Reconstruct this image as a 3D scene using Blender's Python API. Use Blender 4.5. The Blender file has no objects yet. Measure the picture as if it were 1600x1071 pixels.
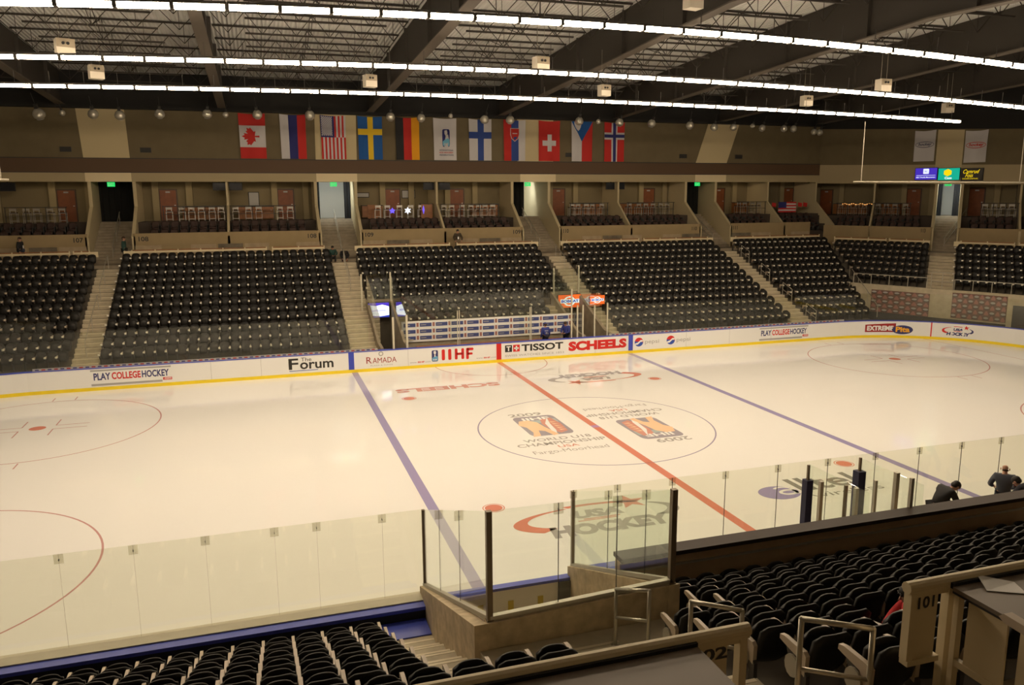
import bpy, bmesh, math, random
from mathutils import Vector, Matrix
random.seed(7)
PI = math.pi
S = bpy.context.scene
COL = S.collection

# ---------------------------------------------------------------- camera, world, exposure
cam_d = bpy.data.cameras.new('camera')
cam = bpy.data.objects.new('camera', cam_d)
COL.objects.link(cam)
S.camera = cam
cam.location = (-12.134, -27.5686, 8.8205)
_Rz = Matrix.Rotation(-0.3072, 3, 'Z'); _Rx = Matrix.Rotation(-0.1806, 3, 'X'); _Ry = Matrix.Rotation(0.0056, 3, 'Y')
_R = _Rz @ _Rx @ _Ry
_right, _fwd, _up = _R @ Vector((1, 0, 0)), _R @ Vector((0, 1, 0)), _R @ Vector((0, 0, 1))
cam.rotation_euler = Matrix((_right, _up, -_fwd)).transposed().to_euler()
cam_d.sensor_fit = 'HORIZONTAL'
cam_d.sensor_width = 36.0
cam_d.lens = 36.0 * 1241.96 / 1600.0
cam_d.clip_end = 300
CAM = Vector(cam.location)

def in_frame(p, m=40):
    d = Vector(p) - CAM
    z = d.dot(_fwd)
    if z < .3: return False
    x = 800 + 1241.96 * d.dot(_right) / z
    y = 535.5 - 1241.96 * d.dot(_up) / z
    return -m < x < 1600 + m and -m < y < 1071 + m

W = bpy.data.worlds.new('world'); S.world = W
W.use_nodes = True
W.node_tree.nodes['Background'].inputs[0].default_value = (1.0, .85, .65, 1)
W.node_tree.nodes['Background'].inputs[1].default_value = .01
S.view_settings.view_transform = 'Standard'
S.view_settings.look = 'None'
S.view_settings.exposure = 0.0
S.view_settings.gamma = 1.0
S.view_settings.use_curve_mapping = False
S.cycles.transparent_max_bounces = 32
S.cycles.max_bounces = 8
S.cycles.use_denoising = True
TUBE = 62.0                       # radiance of the fluorescent strips over the ice
WARM = (1.0, .80, .567)

# ---------------------------------------------------------------- materials
def lin(c): return tuple(((v / 255 + .055) / 1.055) ** 2.4 if v > 10 else v / 255 / 12.92 for v in c)
_mats = {}
def mat(name, col, rough=.6, metal=0.0, spec=.5, noise=0.0, scale=6.0, emit=None, estr=1.0, bump=0.0, coat=0.0):
    if name in _mats: return _mats[name]
    m = bpy.data.materials.new(name); m.use_nodes = True
    nt = m.node_tree; b = nt.nodes['Principled BSDF']
    b.inputs['Base Color'].default_value = (*col, 1)
    b.inputs['Roughness'].default_value = rough
    b.inputs['Metallic'].default_value = metal
    b.inputs['Specular IOR Level'].default_value = spec
    b.inputs['Coat Weight'].default_value = coat
    if emit:
        b.inputs['Emission Color'].default_value = (*emit, 1)
        b.inputs['Emission Strength'].default_value = estr
    if noise or bump:
        tc = nt.nodes.new('ShaderNodeTexCoord'); n = nt.nodes.new('ShaderNodeTexNoise')
        n.inputs['Scale'].default_value = scale; n.inputs['Detail'].default_value = 6
        nt.links.new(tc.outputs['Object'], n.inputs['Vector'])
        if noise:
            r = nt.nodes.new('ShaderNodeValToRGB')
            r.color_ramp.elements[0].position = .3; r.color_ramp.elements[1].position = .72
            r.color_ramp.elements[0].color = (*[c * (1 - noise) for c in col], 1)
            r.color_ramp.elements[1].color = (*[min(1, c * (1 + noise)) for c in col], 1)
            nt.links.new(n.outputs['Fac'], r.inputs['Fac']); nt.links.new(r.outputs['Color'], b.inputs['Base Color'])
        if bump:
            bp = nt.nodes.new('ShaderNodeBump'); bp.inputs['Strength'].default_value = bump; bp.inputs['Distance'].default_value = .02
            nt.links.new(n.outputs['Fac'], bp.inputs['Height']); nt.links.new(bp.outputs['Normal'], b.inputs['Normal'])
    _mats[name] = m
    return m

def glass_mat(name, tint, refl=1.0):
    m = bpy.data.materials.new(name); m.use_nodes = True
    nt = m.node_tree; nt.nodes.clear()
    out = nt.nodes.new('ShaderNodeOutputMaterial'); mix = nt.nodes.new('ShaderNodeMixShader')
    tr = nt.nodes.new('ShaderNodeBsdfTransparent'); gl = nt.nodes.new('ShaderNodeBsdfGlossy')
    tr.inputs[0].default_value = (*tint, 1); gl.inputs['Roughness'].default_value = .02
    gl.inputs['Color'].default_value = (1, 1, 1, 1)
    lw = nt.nodes.new('ShaderNodeLayerWeight'); lw.inputs['Blend'].default_value = .5
    p = nt.nodes.new('ShaderNodeMath'); p.operation = 'POWER'; p.inputs[1].default_value = 5
    mr = nt.nodes.new('ShaderNodeMapRange'); mr.inputs['To Min'].default_value = .04 * refl; mr.inputs['To Max'].default_value = .9
    nt.links.new(lw.outputs['Facing'], p.inputs[0]); nt.links.new(p.outputs[0], mr.inputs['Value'])
    nt.links.new(mr.outputs[0], mix.inputs['Fac']); nt.links.new(tr.outputs[0], mix.inputs[1]); nt.links.new(gl.outputs[0], mix.inputs[2])
    nt.links.new(mix.outputs[0], out.inputs['Surface'])
    return m

M = dict(
    ice=mat('ice', (.86, .86, .84), .055, spec=.42),
    ice_red=mat('ice_red', (.68, .26, .19), .1, spec=.28), ice_redpale=mat('ice_redpale', (.66, .33, .27), .1, spec=.28),
    ice_blue=mat('ice_blue', (.34, .31, .52), .1, spec=.28), ice_grey=mat('ice_grey', (.42, .40, .39), .1, spec=.28),
    ice_line=mat('ice_line', (.58, .33, .32), .1, spec=.28), ice_circ=mat('ice_circ', (.36, .33, .45), .1, spec=.28),
    ice_violet=mat('ice_violet', (.50, .30, .52), .1, spec=.28), ice_dark=mat('ice_dark', (.28, .275, .25), .1, spec=.28),
    ice_pblue=mat('ice_pblue', (.44, .50, .51), .1, spec=.28), ice_orange=mat('ice_orange', (.86, .60, .40), .1, spec=.28),
    ice_white=mat('ice_white', (.84, .84, .83), .1, spec=.28), ice_navy=mat('ice_navy', (.38, .35, .40), .1, spec=.28),
    board=mat('board_white', (.80, .80, .79), .3), kick=mat('kick_yellow', (.86, .66, .02), .35), cap=mat('cap_blue', (.05, .075, .50), .4),
    beige=mat('sill_beige', (.50, .46, .36), .5), black=mat('matte_black', (.012, .012, .012), .6), dark=mat('dark_grey', (.04, .038, .036), .6),
    p_red=mat('print_red', (.62, .02, .015), .4), p_navy=mat('print_navy', (.035, .04, .16), .4), p_black=mat('print_black', (.02, .018, .016), .4),
    p_blue=mat('print_blue', (.03, .08, .42), .4), p_grey=mat('print_grey', (.38, .37, .36), .4), p_white=mat('print_white', (.82, .82, .82), .4),
    p_maroon=mat('print_maroon', (.33, .02, .02), .4), p_orange=mat('print_orange', (.85, .42, .03), .4), p_skyblue=mat('print_sky', (.12, .35, .6), .4),
    p_yellow=mat('print_yellow', (.8, .6, .02), .4), p_green=mat('print_green', (.02, .3, .2), .4),
    conc=mat('concrete', (.30, .25, .18), .85, noise=.18, scale=2.5), conc_d=mat('concrete_tan', (.40, .31, .20), .85, noise=.12, scale=3),
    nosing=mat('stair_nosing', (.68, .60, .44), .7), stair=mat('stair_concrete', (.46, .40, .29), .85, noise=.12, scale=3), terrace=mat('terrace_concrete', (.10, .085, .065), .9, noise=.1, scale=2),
    benchwall=mat('bench_wall', (.45, .33, .2), .8, noise=.1, scale=2), bench_cap=mat('bench_cap', (.03, .018, .012), .6, spec=.3), boxconc=mat('cast_concrete', (.52, .42, .28), .8, noise=.22, scale=5),
    seat=mat('seat_plastic', (.0105, .0095, .0085), .5, spec=.3), seat_pan=mat('seat_pan', (.0145, .013, .0115), .5, spec=.35), arm_glint_cap=mat('arm_glint_cap', (.92, .88, .78), .25), arm=mat('arm_cream', (.52, .43, .33), .4),
    seat_leg=mat('seat_leg', (.05, .045, .04), .5),
    brown=mat('brown_upholstery', (.045, .022, .016), .7), wall=mat('wall_tan', (.165, .13, .072), .85, noise=.05, scale=1.5), wall_l=mat('wall_cream', (.60, .50, .30), .8),
    fascia=mat('fascia_tan', (.44, .36, .215), .8), band=mat('band_brown', (.115, .066, .036), .7), suite=mat('suite_wall', (.33, .27, .155), .85), suite_b=mat('suite_back', (.23, .185, .105), .85),
    front=mat('front_wall', (.34, .255, .135), .85, noise=.06, scale=1.5), divider=mat('divider_cream', (.56, .47, .29), .75), stone=mat('stone_dark', (.17, .14, .10), .8, noise=.3, scale=2),
    door=mat('door_wood', (.22, .065, .02), .5, noise=.15, scale=3), wood=mat('cabinet_wood', (.30, .115, .03), .45, noise=.2, scale=4), dframe=mat('door_frame', (.07, .04, .025), .5),
    steel=mat('brushed_steel', (.62, .58, .52), .35, metal=.85), silver=mat('silver_paint', (.50, .47, .42), .35, metal=.4), galv=mat('galvanised', (.46, .43, .36), .5, metal=.5),
    rail=mat('rail_cream', (.72, .61, .40), .45), desk=mat('desk_laminate', (.19, .15, .115), .45), paper=mat('paper', (.8, .78, .76), .7),
    deck=mat('roof_deck', (.80, .80, .78), .55), eave=mat('eave_dark', (.012, .011, .010), .8), wall_l2=mat('panel_cream', (.80, .68, .44), .8), girder=mat('girder_paint', (.05, .043, .036), .7), flange=mat('girder_flange', (.12, .10, .08), .7), joist=mat('joist_paint', (.035, .028, .022), .7),
    carpet=mat('carpet', (.06, .045, .035), .95), curtain=mat('curtain_black', (.008, .008, .008), .95), pale=mat('corridor_wall', (.62, .62, .56), .8),
    tube=mat('tube_glow', (1, 1, 1), .5, emit=WARM, estr=TUBE), hous=mat('light_housing', (.12, .11, .10), .6),
    speaker=mat('speaker_white', (.62, .56, .46), .6), bulb=mat('lamp_glass', (.75, .72, .62), .12, metal=.55), rope=mat('netting_cord', (.4, .36, .28), .6),
    exit=mat('exit_green', (.0, .3, .08), .5, emit=(.01, .8, .16), estr=.9), tvscreen=mat('tv_dark', (.02, .022, .028), .15),
    skin=mat('skin', (.50, .27, .18), .55), hair_d=mat('hair_dark', (.012, .009, .007), .6), hair_b=mat('hair_brown', (.05, .025, .012), .6),
    c_black=mat('cloth_black', (.012, .012, .014), .8), c_green=mat('cloth_green', (.012, .05, .042), .8), c_brown=mat('cloth_brown', (.05, .035, .02), .8),
    c_navy=mat('cloth_navy', (.01, .011, .022), .8), c_blue=mat('cloth_blue', (.035, .05, .26), .75), c_grey=mat('cloth_greyblue', (.09, .10, .13), .8),
    c_red=mat('cloth_red', (.55, .015, .02), .8), c_denim=mat('cloth_denim', (.03, .04, .07), .85), c_khaki=mat('cloth_khaki', (.2, .15, .09), .85), shoe=mat('shoe', (.02, .018, .016), .5),
    f_red=mat('flag_red', (.56, .025, .02), .8), f_white=mat('flag_white', (.62, .60, .62), .8), f_navy=mat('flag_navy', (.025, .03, .17), .8), f_blue=mat('flag_blue', (.012, .10, .36), .8),
    f_yellow=mat('flag_yellow', (.82, .55, .02), .8), f_black=mat('flag_black', (.02, .02, .022), .8), f_gold=mat('flag_gold', (.85, .38, .01), .8), f_finblue=mat('flag_finblue', (.03, .07, .30), .8),
    f_sky=mat('flag_sky', (.16, .45, .65), .8), f_grey=mat('flag_lettering', (.12, .12, .2), .8), post_dark=mat('post_bronze', (.20, .15, .10), .4, metal=.3), pad=mat('post_pad_navy', (.02, .02, .075), .6),
    sticker=mat('sticker_yellow', (.62, .5, .05), .6),
)
M['glass'] = glass_mat('shield_glass', (.955, .965, .915))
M['glass_g'] = glass_mat('green_glass', (.945, .97, .94))

def screen_mat(name, col, e): return mat(name, col, .4, emit=col, estr=e)
M['sc_blue'] = screen_mat('screen_blue', (.06, .03, .55), .75); M['sc_teal'] = screen_mat('screen_teal', (0, .36, .25), 1.0)
M['sc_white'] = screen_mat('screen_white', (.8, .88, 1.0), 1.0); M['sc_yel'] = screen_mat('screen_yellow', (.85, .62, .0), 1.0)
M['sc_black'] = screen_mat('screen_black', (.02, .014, .01), .3); M['sc_orange'] = screen_mat('screen_orange', (.85, .14, .02), .75); M['sc_dblue'] = screen_mat('screen_dblue', (.02, .04, .42), .8)
M['sc_violet'] = screen_mat('screen_violet', (.12, .08, .9), 1.2); M['sc_pale'] = screen_mat('screen_pale', (.7, .85, .9), .9)
M['sc_warm'] = screen_mat('bulbs_warm', (1, .45, .12), 1.4)

# ribbed roof deck: bump ribs running down the slope
def _deck():
    m = M['deck']; nt = m.node_tree; b = nt.nodes['Principled BSDF']
    tc = nt.nodes.new('ShaderNodeTexCoord'); w = nt.nodes.new('ShaderNodeTexWave'); w.bands_direction = 'X'; w.inputs['Scale'].default_value = 1.6
    bp = nt.nodes.new('ShaderNodeBump'); bp.inputs['Distance'].default_value = .05; bp.inputs['Strength'].default_value = .9
    nt.links.new(tc.outputs['Object'], w.inputs['Vector']); nt.links.new(w.outputs['Fac'], bp.inputs['Height']); nt.links.new(bp.outputs['Normal'], b.inputs['Normal'])
_deck()

# ---------------------------------------------------------------- mesh helpers
class MB:
    def __init__(s): s.v = []; s.f = []; s.m = []
    def add(s, v, f, mi=0, xf=None):
        o = len(s.v)
        s.v += [tuple(xf @ Vector(p)) for p in v] if xf is not None else [tuple(p) for p in v]
        s.f += [tuple(i + o for i in q) for q in f]; s.m += [mi] * len(f)
        return s
    def box(s, x0, x1, y0, y1, z0, z1, mi=0, xf=None):
        v = [(x, y, z) for z in (z0, z1) for y in (y0, y1) for x in (x0, x1)]
        return s.add(v, [(0, 2, 3, 1), (4, 5, 7, 6), (0, 1, 5, 4), (2, 6, 7, 3), (0, 4, 6, 2), (1, 3, 7, 5)], mi, xf)
    def tube(s, a, b, r, n=8, mi=0, r2=None, xf=None):
        a, b = Vector(a), Vector(b); d = (b - a).normalized()
        u = d.orthogonal().normalized(); w = d.cross(u); r2 = r if r2 is None else r2
        v = [a + (u * math.cos(2 * PI * k / n) + w * math.sin(2 * PI * k / n)) * r for k in range(n)] + \
            [b + (u * math.cos(2 * PI * k / n) + w * math.sin(2 * PI * k / n)) * r2 for k in range(n)]
        f = [(k, (k + 1) % n, n + (k + 1) % n, n + k) for k in range(n)] + [tuple(range(n))[::-1], tuple(range(n, 2 * n))]
        return s.add(v, f, mi, xf)
    def path(s, pts, r, n=6, mi=0):
        for a, b in zip(pts, pts[1:]): s.tube(a, b, r, n, mi)
        return s
    def bar(s, a, b, w, h, mi=0):           # rectangular bar between two points (w sideways, h up)
        a, b = Vector(a), Vector(b); d = (b - a).normalized()
        up = Vector((0, 0, 1)) if abs(d.z) < .95 else Vector((0, 1, 0))
        sd = d.cross(up).normalized(); up = sd.cross(d)
        v = [p + sd * i * w / 2 + up * j * h / 2 for p in (a, b) for i, j in ((-1, -1), (1, -1), (1, 1), (-1, 1))]
        return s.add(v, [(0, 1, 2, 3), (7, 6, 5, 4), (0, 4, 5, 1), (1, 5, 6, 2), (2, 6, 7, 3), (3, 7, 4, 0)], mi)
    def prism(s, poly, fn, a, b, mi=0):     # poly of 2-D points swept from a to b; fn(p, t) -> 3-D
        n = len(poly)
        v = [fn(p, a) for p in poly] + [fn(p, b) for p in poly]
        return s.add(v, [tuple(range(n))[::-1], tuple(range(n, 2 * n))] + [(k, (k + 1) % n, n + (k + 1) % n, n + k) for k in range(n)], mi)
    def lathe(s, prof, n=16, mi=0, xf=None):
        v = []; f = []
        for r, z in prof: v += [(r * math.cos(2 * PI * k / n), r * math.sin(2 * PI * k / n), z) for k in range(n)]
        for j in range(len(prof) - 1):
            f += [(j * n + k, j * n + (k + 1) % n, (j + 1) * n + (k + 1) % n, (j + 1) * n + k) for k in range(n)]
        f += [tuple(range(n))[::-1], tuple(range((len(prof) - 1) * n, len(prof) * n))]
        return s.add(v, f, mi, xf)
    def ball(s, c, r, n=12, mi=0, xf=None):
        r = r if hasattr(r, '__len__') else (r, r, r)
        pr = [(max(1e-4, math.sin(PI * j / (n // 2 + 2))), -math.cos(PI * j / (n // 2 + 2))) for j in range(n // 2 + 3)]
        X = Matrix.Translation(c) @ Matrix.Diagonal((*r, 1))
        return s.lathe(pr, n, mi, (xf @ X) if xf is not None else X)
    def poly(s, pts, mi=0, fn=None):
        p = [fn(*q) if fn else q for q in pts]
        return s.add(p, [tuple(range(len(p)))], mi)

def obj(name, mb, mats, parent=None, smooth=False, **props):
    me = bpy.data.meshes.new(name)
    me.from_pydata(mb.v, [], mb.f)
    if not hasattr(mats, '__len__') or isinstance(mats, str): mats = [mats]
    for m in mats: me.materials.append(M[m] if isinstance(m, str) else m)
    if any(mb.m): me.polygons.foreach_set('material_index', mb.m)
    if smooth: me.polygons.foreach_set('use_smooth', [True] * len(me.polygons))
    me.update()
    o = bpy.data.objects.new(name, me); COL.objects.link(o)
    if parent: o.parent = parent
    for k, v in props.items(): o[k] = v
    return o
def tag(o, label, cat, group=None):
    o['label'] = label; o['category'] = cat
    if group: o['group'] = group
    return o
def thing(name, label, cat, loc=(0, 0, 0), rotz=0.0, group=None):
    o = bpy.data.objects.new(name, None); COL.objects.link(o); o.empty_display_size = .2
    o.location = loc; o.rotation_euler = (0, 0, rotz)
    return tag(o, label, cat, group)
def struct(name, mb, mats, parent=None, **k):
    o = obj(name, mb, mats, parent, **k)
    if not parent: o['kind'] = 'structure'
    return o
def dup(root, loc, rotz, label, group=None, cat=None):
    r = root.copy(); COL.objects.link(r); r.location = loc; r.rotation_euler = (0, 0, rotz); r['label'] = label
    if group: r['group'] = group
    for ch in root.children:
        c = ch.copy(); COL.objects.link(c); c.parent = r
        for g in ch.children:
            d = g.copy(); COL.objects.link(d); d.parent = c
    return r
ORD = 'zeroth first second third fourth fifth sixth seventh eighth ninth tenth eleventh twelfth thirteenth fourteenth fifteenth sixteenth seventeenth eighteenth nineteenth twentieth'.split()
TENS = {2: 'twenty', 3: 'thirty', 4: 'forty', 5: 'fifty'}
def nth(n):
    if n <= 20: return ORD[n]
    t, u = divmod(n, 10)
    return (TENS[t] + '-' + ORD[u]) if u else TENS[t][:-1] + 'ieth'

# lettering: built-in font, turned into flat faces scaled into a w x h rectangle
_tc = {}
def glyphs(body, bold=0.0, shear=0.0, spacing=1.0):
    k = (body, bold, shear, spacing)
    if k not in _tc:
        c = bpy.data.curves.new('lettering', 'FONT'); c.body = body; c.offset = bold; c.shear = shear; c.space_character = spacing
        c.resolution_u = 3; c.fill_mode = 'FRONT'
        o = bpy.data.objects.new('lettering', c); COL.objects.link(o)
        dg = bpy.context.evaluated_depsgraph_get(); me = bpy.data.meshes.new_from_object(o.evaluated_get(dg))
        v = [(p.co.x, p.co.y) for p in me.vertices]; f = [tuple(p.vertices) for p in me.polygons]
        bpy.data.objects.remove(o); bpy.data.curves.remove(c); bpy.data.meshes.remove(me)
        x0 = min(p[0] for p in v); x1 = max(p[0] for p in v); y0 = min(p[1] for p in v); y1 = max(p[1] for p in v)
        _tc[k] = ([((x - x0) / (x1 - x0), (y - y0) / (y1 - y0)) for x, y in v], f)
    return _tc[k]
def text(mb, body, u0, u1, v0, v1, fn, mi=0, bold=0.0, shear=0.0, spacing=1.0):
    v, f = glyphs(body, bold, shear, spacing)
    mb.add([fn(u0 + x * (u1 - u0), v0 + y * (v1 - v0)) for x, y in v], f, mi)
def rect(mb, u0, u1, v0, v1, fn, mi=0, nu=1, nv=1):
    vs = [fn(u0 + (u1 - u0) * i / nu, v0 + (v1 - v0) * j / nv) for j in range(nv + 1) for i in range(nu + 1)]
    mb.add(vs, [(j * (nu + 1) + i, j * (nu + 1) + i + 1, (j + 1) * (nu + 1) + i + 1, (j + 1) * (nu + 1) + i) for j in range(nv) for i in range(nu)], mi)
def ellipse(cx, cy, rx, ry, n=28, a0=0, a1=2 * PI): return [(cx + rx * math.cos(a0 + (a1 - a0) * k / n), cy + ry * math.sin(a0 + (a1 - a0) * k / n)) for k in range(n + (1 if a1 - a0 < 6.28 else 0))]
def ring(mb, cx, cy, rx, ry, w, fn, mi=0, a0=0, a1=2 * PI, n=64, w1=None):
    w1 = w if w1 is None else w1
    v = []
    for k in range(n + 1):
        t = k / n; a = a0 + (a1 - a0) * t; ww = w + (w1 - w) * t
        for q in (-.5, .5): v.append(fn(cx + (rx + q * ww) * math.cos(a), cy + (ry + q * ww) * math.sin(a)))
    mb.add(v, [(2 * k, 2 * k + 1, 2 * k + 3, 2 * k + 2) for k in range(n)], mi)
def star(cx, cy, r, r2=.4, a0=PI / 2, n=5): return [(cx + (r if k % 2 == 0 else r * r2) * math.cos(a0 + PI * k / n), cy + (r if k % 2 == 0 else r * r2) * math.sin(a0 + PI * k / n)) for k in range(2 * n)]
def rrect(u0, u1, v0, v1, r, n=5):
    p = []
    for cx, cy, a in ((u1 - r, v1 - r, 0), (u0 + r, v1 - r, PI / 2), (u0 + r, v0 + r, PI), (u1 - r, v0 + r, 1.5 * PI)):
        p += [(cx + r * math.cos(a + PI / 2 * k / n), cy + r * math.sin(a + PI / 2 * k / n)) for k in range(n + 1)]
    return p

# the hockey-association mark used on the ice and on the boards: swoosh oval, star, two lines of lettering; fits u,v in 0..1
def hockey_mark(mb, fn, red, navy, bold=.03):
    ring(mb, .5, .52, .46, .36, .02, fn, red, PI * .60, PI * 1.25, 30, .13)
    ring(mb, .5, .52, .46, .40, .05, fn, red, PI * .28, PI * .60, 18, .07)
    ring(mb, .5, .52, .46, .36, .10, fn, navy, -PI * .20, PI * .22, 20, .03)
    mb.poly([(.755 + x * .11, .84 + y * .24) for x, y in star(0, 0, 1, .4)], red, fn)
    text(mb, 'USA', .36, .66, .50, .76, fn, navy, bold * 2.2, .2)
    rect(mb, .40, .62, .455, .485, fn, red); rect(mb, .36, .60, .415, .44, fn, red)
    text(mb, 'HOCKEY', .16, .88, .02, .36, fn, navy, bold * 2.2, .1)
# the round-cornered player badge of the federation
def badge(mb, fn, navy, sky, white):
    mb.poly(rrect(0, 1, 0, 1, .16), navy, lambda u, v: fn(u, v, 0))
    mb.poly([(.05, .06), (.95, .06), (.95, .42), (.6, .5), (.05, .30)], sky, lambda u, v: fn(u, v, 1))
    mb.poly([(.3, .92), (.62, .95), (.7, .78), (.55, .6), (.6, .45), (.38, .42), (.45, .62), (.3, .75)], white, lambda u, v: fn(u, v, 2))
    text(mb, 'IIHF', .2, .8, .08, .22, lambda u, v: fn(u, v, 2), white, .02)

# ================================================================ THE SETTING
FT = .3048
HX, HY, CR = 30.48, 12.95, 8.53
def bpt(s, off=0.0, z=0.0):                # point on the far/right perimeter of the rink; s runs along it, s = x on the straight
    L = HX - CR
    if abs(s) <= L: return (s, HY + off, z)
    sg = 1 if s > 0 else -1
    a = (abs(s) - L) / CR
    if a <= PI / 2:
        return (sg * (L + (CR + off) * math.sin(a)), HY - CR + (CR + off) * math.cos(a), z)
    return (sg * (HX + off), HY - CR - (abs(s) - L - CR * PI / 2), z)

# ---- ice with everything painted in it
ice_pts = rrect(-HX, HX, -HY, HY, CR, 14)
mb = MB(); mb.poly([(x, y, 0.0) for x, y in ice_pts]); ICE = struct('ice_rink', mb, 'ice')
ICE['label'] = 'white hockey ice sheet with lines, circles and painted lettering'
def icefn(x0=0, y0=0, z=.003, sx=1, sy=1, flip=False):
    if flip: return lambda u, v: (x0 - u * sx, y0 - v * sy, z)
    return lambda u, v: (x0 + u * sx, y0 + v * sy, z)
def mark(name, build, mats, label=None):
    m = MB(); build(m); o = obj(name, m, mats, ICE)
    if label: o['label'] = label
    return o
I0 = icefn()
mark('red_line', lambda m: (rect(m, -.15, .15, -HY, HY, I0), rect(m, -.15, .15, -.15, .15, icefn(z=.005), 1)), ['ice_red', 'ice_violet'], 'wide red centre line')
for sx in (-1, 1):
    mark('blue_line', lambda m: rect(m, sx * 7.77 - .15, sx * 7.77 + .15, -HY, HY, I0), 'ice_blue', 'wide blue line')
mark('center_circle', lambda m: ring(m, 0, 0, 4.57, 4.57, .055, I0, 0, n=96), 'ice_circ')
for sx in (-1, 1):
    for sy in (-1, 1):
        mark('neutral_spot', lambda m: (m.poly(ellipse(sx * 6.1, sy * 6.71, .26, .26), 0, I0), ring(m, sx * 6.1, sy * 6.71, .31, .31, .03, I0, 0)), 'ice_red')
        cx, cy = (-20.8 if sx < 0 else 20.75), sy * 6.75
        def circ(m, cx=cx, cy=cy):
            ring(m, cx, cy, 4.45, 4.5, .055, I0, 0, n=90)
            m.poly(ellipse(cx, cy, .30, .30), 1, I0)
            for a in (-1, 1):
                for b in (-1, 1):
                    rect(m, cx + a * .6 - (a < 0) * 1.2, cx + a * .6 + (a > 0) * 1.2, cy + b * .26 - .025, cy + b * .26 + .025, I0, 0)
                    rect(m, cx + a * .6 - .025, cx + a * .6 + .025, cy + b * .26 - (b < 0) * .9, cy + b * .26 + (b > 0) * .9, I0, 0)
                    rect(m, cx + a * .45 - .025, cx + a * .45 + .025, cy + b * 4.57 - (b < 0) * .6, cy + b * 4.57 + (b > 0) * .6, I0, 0)
        mark('faceoff_circle', circ, ['ice_line', 'ice_red'])
for sx in (-1, 1):
    mark('goal_line', lambda m: rect(m, sx * 27.1 - .025, sx * 27.1 + .025, -11.2, 11.2, I0), 'ice_line')
mark('referee_crease', lambda m: ring(m, -.5, 12.95, 3.05, 3.05, .05, I0, 0, PI, 2 * PI), 'ice_line')
mark('ice_lettering', lambda m: text(m, 'SCHEELS', 0, 5.0, 0, .72, icefn(-1.45, 8.55, flip=True), 0, .05), 'ice_redpale', 'red capital lettering facing the far seats')
mark('ice_mark', lambda m: hockey_mark(m, icefn(5.95, 9.0, sx=5.0, sy=2.1, flip=True), 0, 1), ['ice_red', 'ice_grey'], 'red and grey star oval facing the far seats')
mark('ice_mark', lambda m: hockey_mark(m, icefn(-5.95, -9.3, sx=5.0, sy=2.15), 0, 1), ['ice_red', 'ice_grey'], 'red and grey star oval on the near ice')
def champ(m, f):
    F = lambda u, v: f(u, v)
    text(m, '2009', .35, 1.75, 2.25, 2.68, F, 0, .02)
    z2 = lambda u, v, k: (*f(u, v)[:2], .003 + .002 * (k + 1))
    G = lambda k: (lambda u, v: z2(.35 + u * 1.75, -.52 + v * 2.68, k))
    m.poly(rrect(0, 1, 0, 1, .13), 3, G(0))
    m.poly([(.04, .52), (.5, .62), (.96, .60), (.96, .80), (.04, .72)], 4, G(.5))
    m.poly([(-.02, .58), (.08, .78), (.28, .80), (.45, .66), (.50, .40), (.62, .02), (.48, -.03), (.40, .20), (.28, .26), (.20, .0), (.02, -.02), (.12, .18), (.10, .44)], 5, G(2))
    m.poly([(.52, .55), (.60, .80), (.88, .84), (.94, .5), (.90, .14), (.70, .06), (.58, .2)], 1, G(1.5))
    m.poly([(.55, .2), (.60, .56), (.80, .86), (.70, .52), (.66, .2), (.60, .06)], 6, G(3))
    for k in range(5): m.poly([(.74, .24 + .1 * k), (.9, .2 + .1 * k), (.76, .18 + .1 * k)], 5, G(3))
    text(m, 'IIHF', .2, .85, .78, .92, G(3), 6, .03)
    text(m, 'WORLD U18', -.15, 2.5, -1.16, -.82, F, 0, .02)
    text(m, 'CHAMPIONSHIP', -.55, 2.9, -1.66, -1.30, F, 0, .02)
    text(m, 'USA', .85, 1.65, -2.06, -1.78, F, 2, .02)
    text(m, 'Fargo-Moorhead', -.25, 2.6, -2.66, -2.2, F, 0, .0)
CM = ['ice_grey', 'ice_redpale', 'ice_redpale', 'ice_navy', 'ice_pblue', 'ice_orange', 'ice_white']
mark('ice_mark', lambda m: champ(m, icefn(-3.12, 0)), CM, 'championship badge and lettering left of the red line')
mark('ice_mark', lambda m: champ(m, icefn(3.12, 0, flip=True)), CM, 'championship badge and lettering right of the red line, upside down')
def wireless(m):
    f = icefn(1.75, -8.75)
    m.poly(ellipse(.68, .47, .66, .52, 40), 0, f)
    g = icefn(1.75, -8.75, z=.006)
    ring(m, .98, .42, .26, .16, .11, g, 2, n=30); rect(m, 1.16, 1.30, .22, .70, g, 2); ring(m, .93, .64, .28, .2, .09, g, 2, PI * .1, PI * .8, 16)
    text(m, 'lltel', 1.42, 3.72, .33, 1.38, f, 1, .02)
    text(m, 'wireless', 1.45, 4.0, -.22, .12, f, 1, .0)
mark('ice_mark', wireless, ['ice_blue', 'ice_dark', 'ice_white'], 'blue disc with dark wireless lettering on the near ice')

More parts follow.
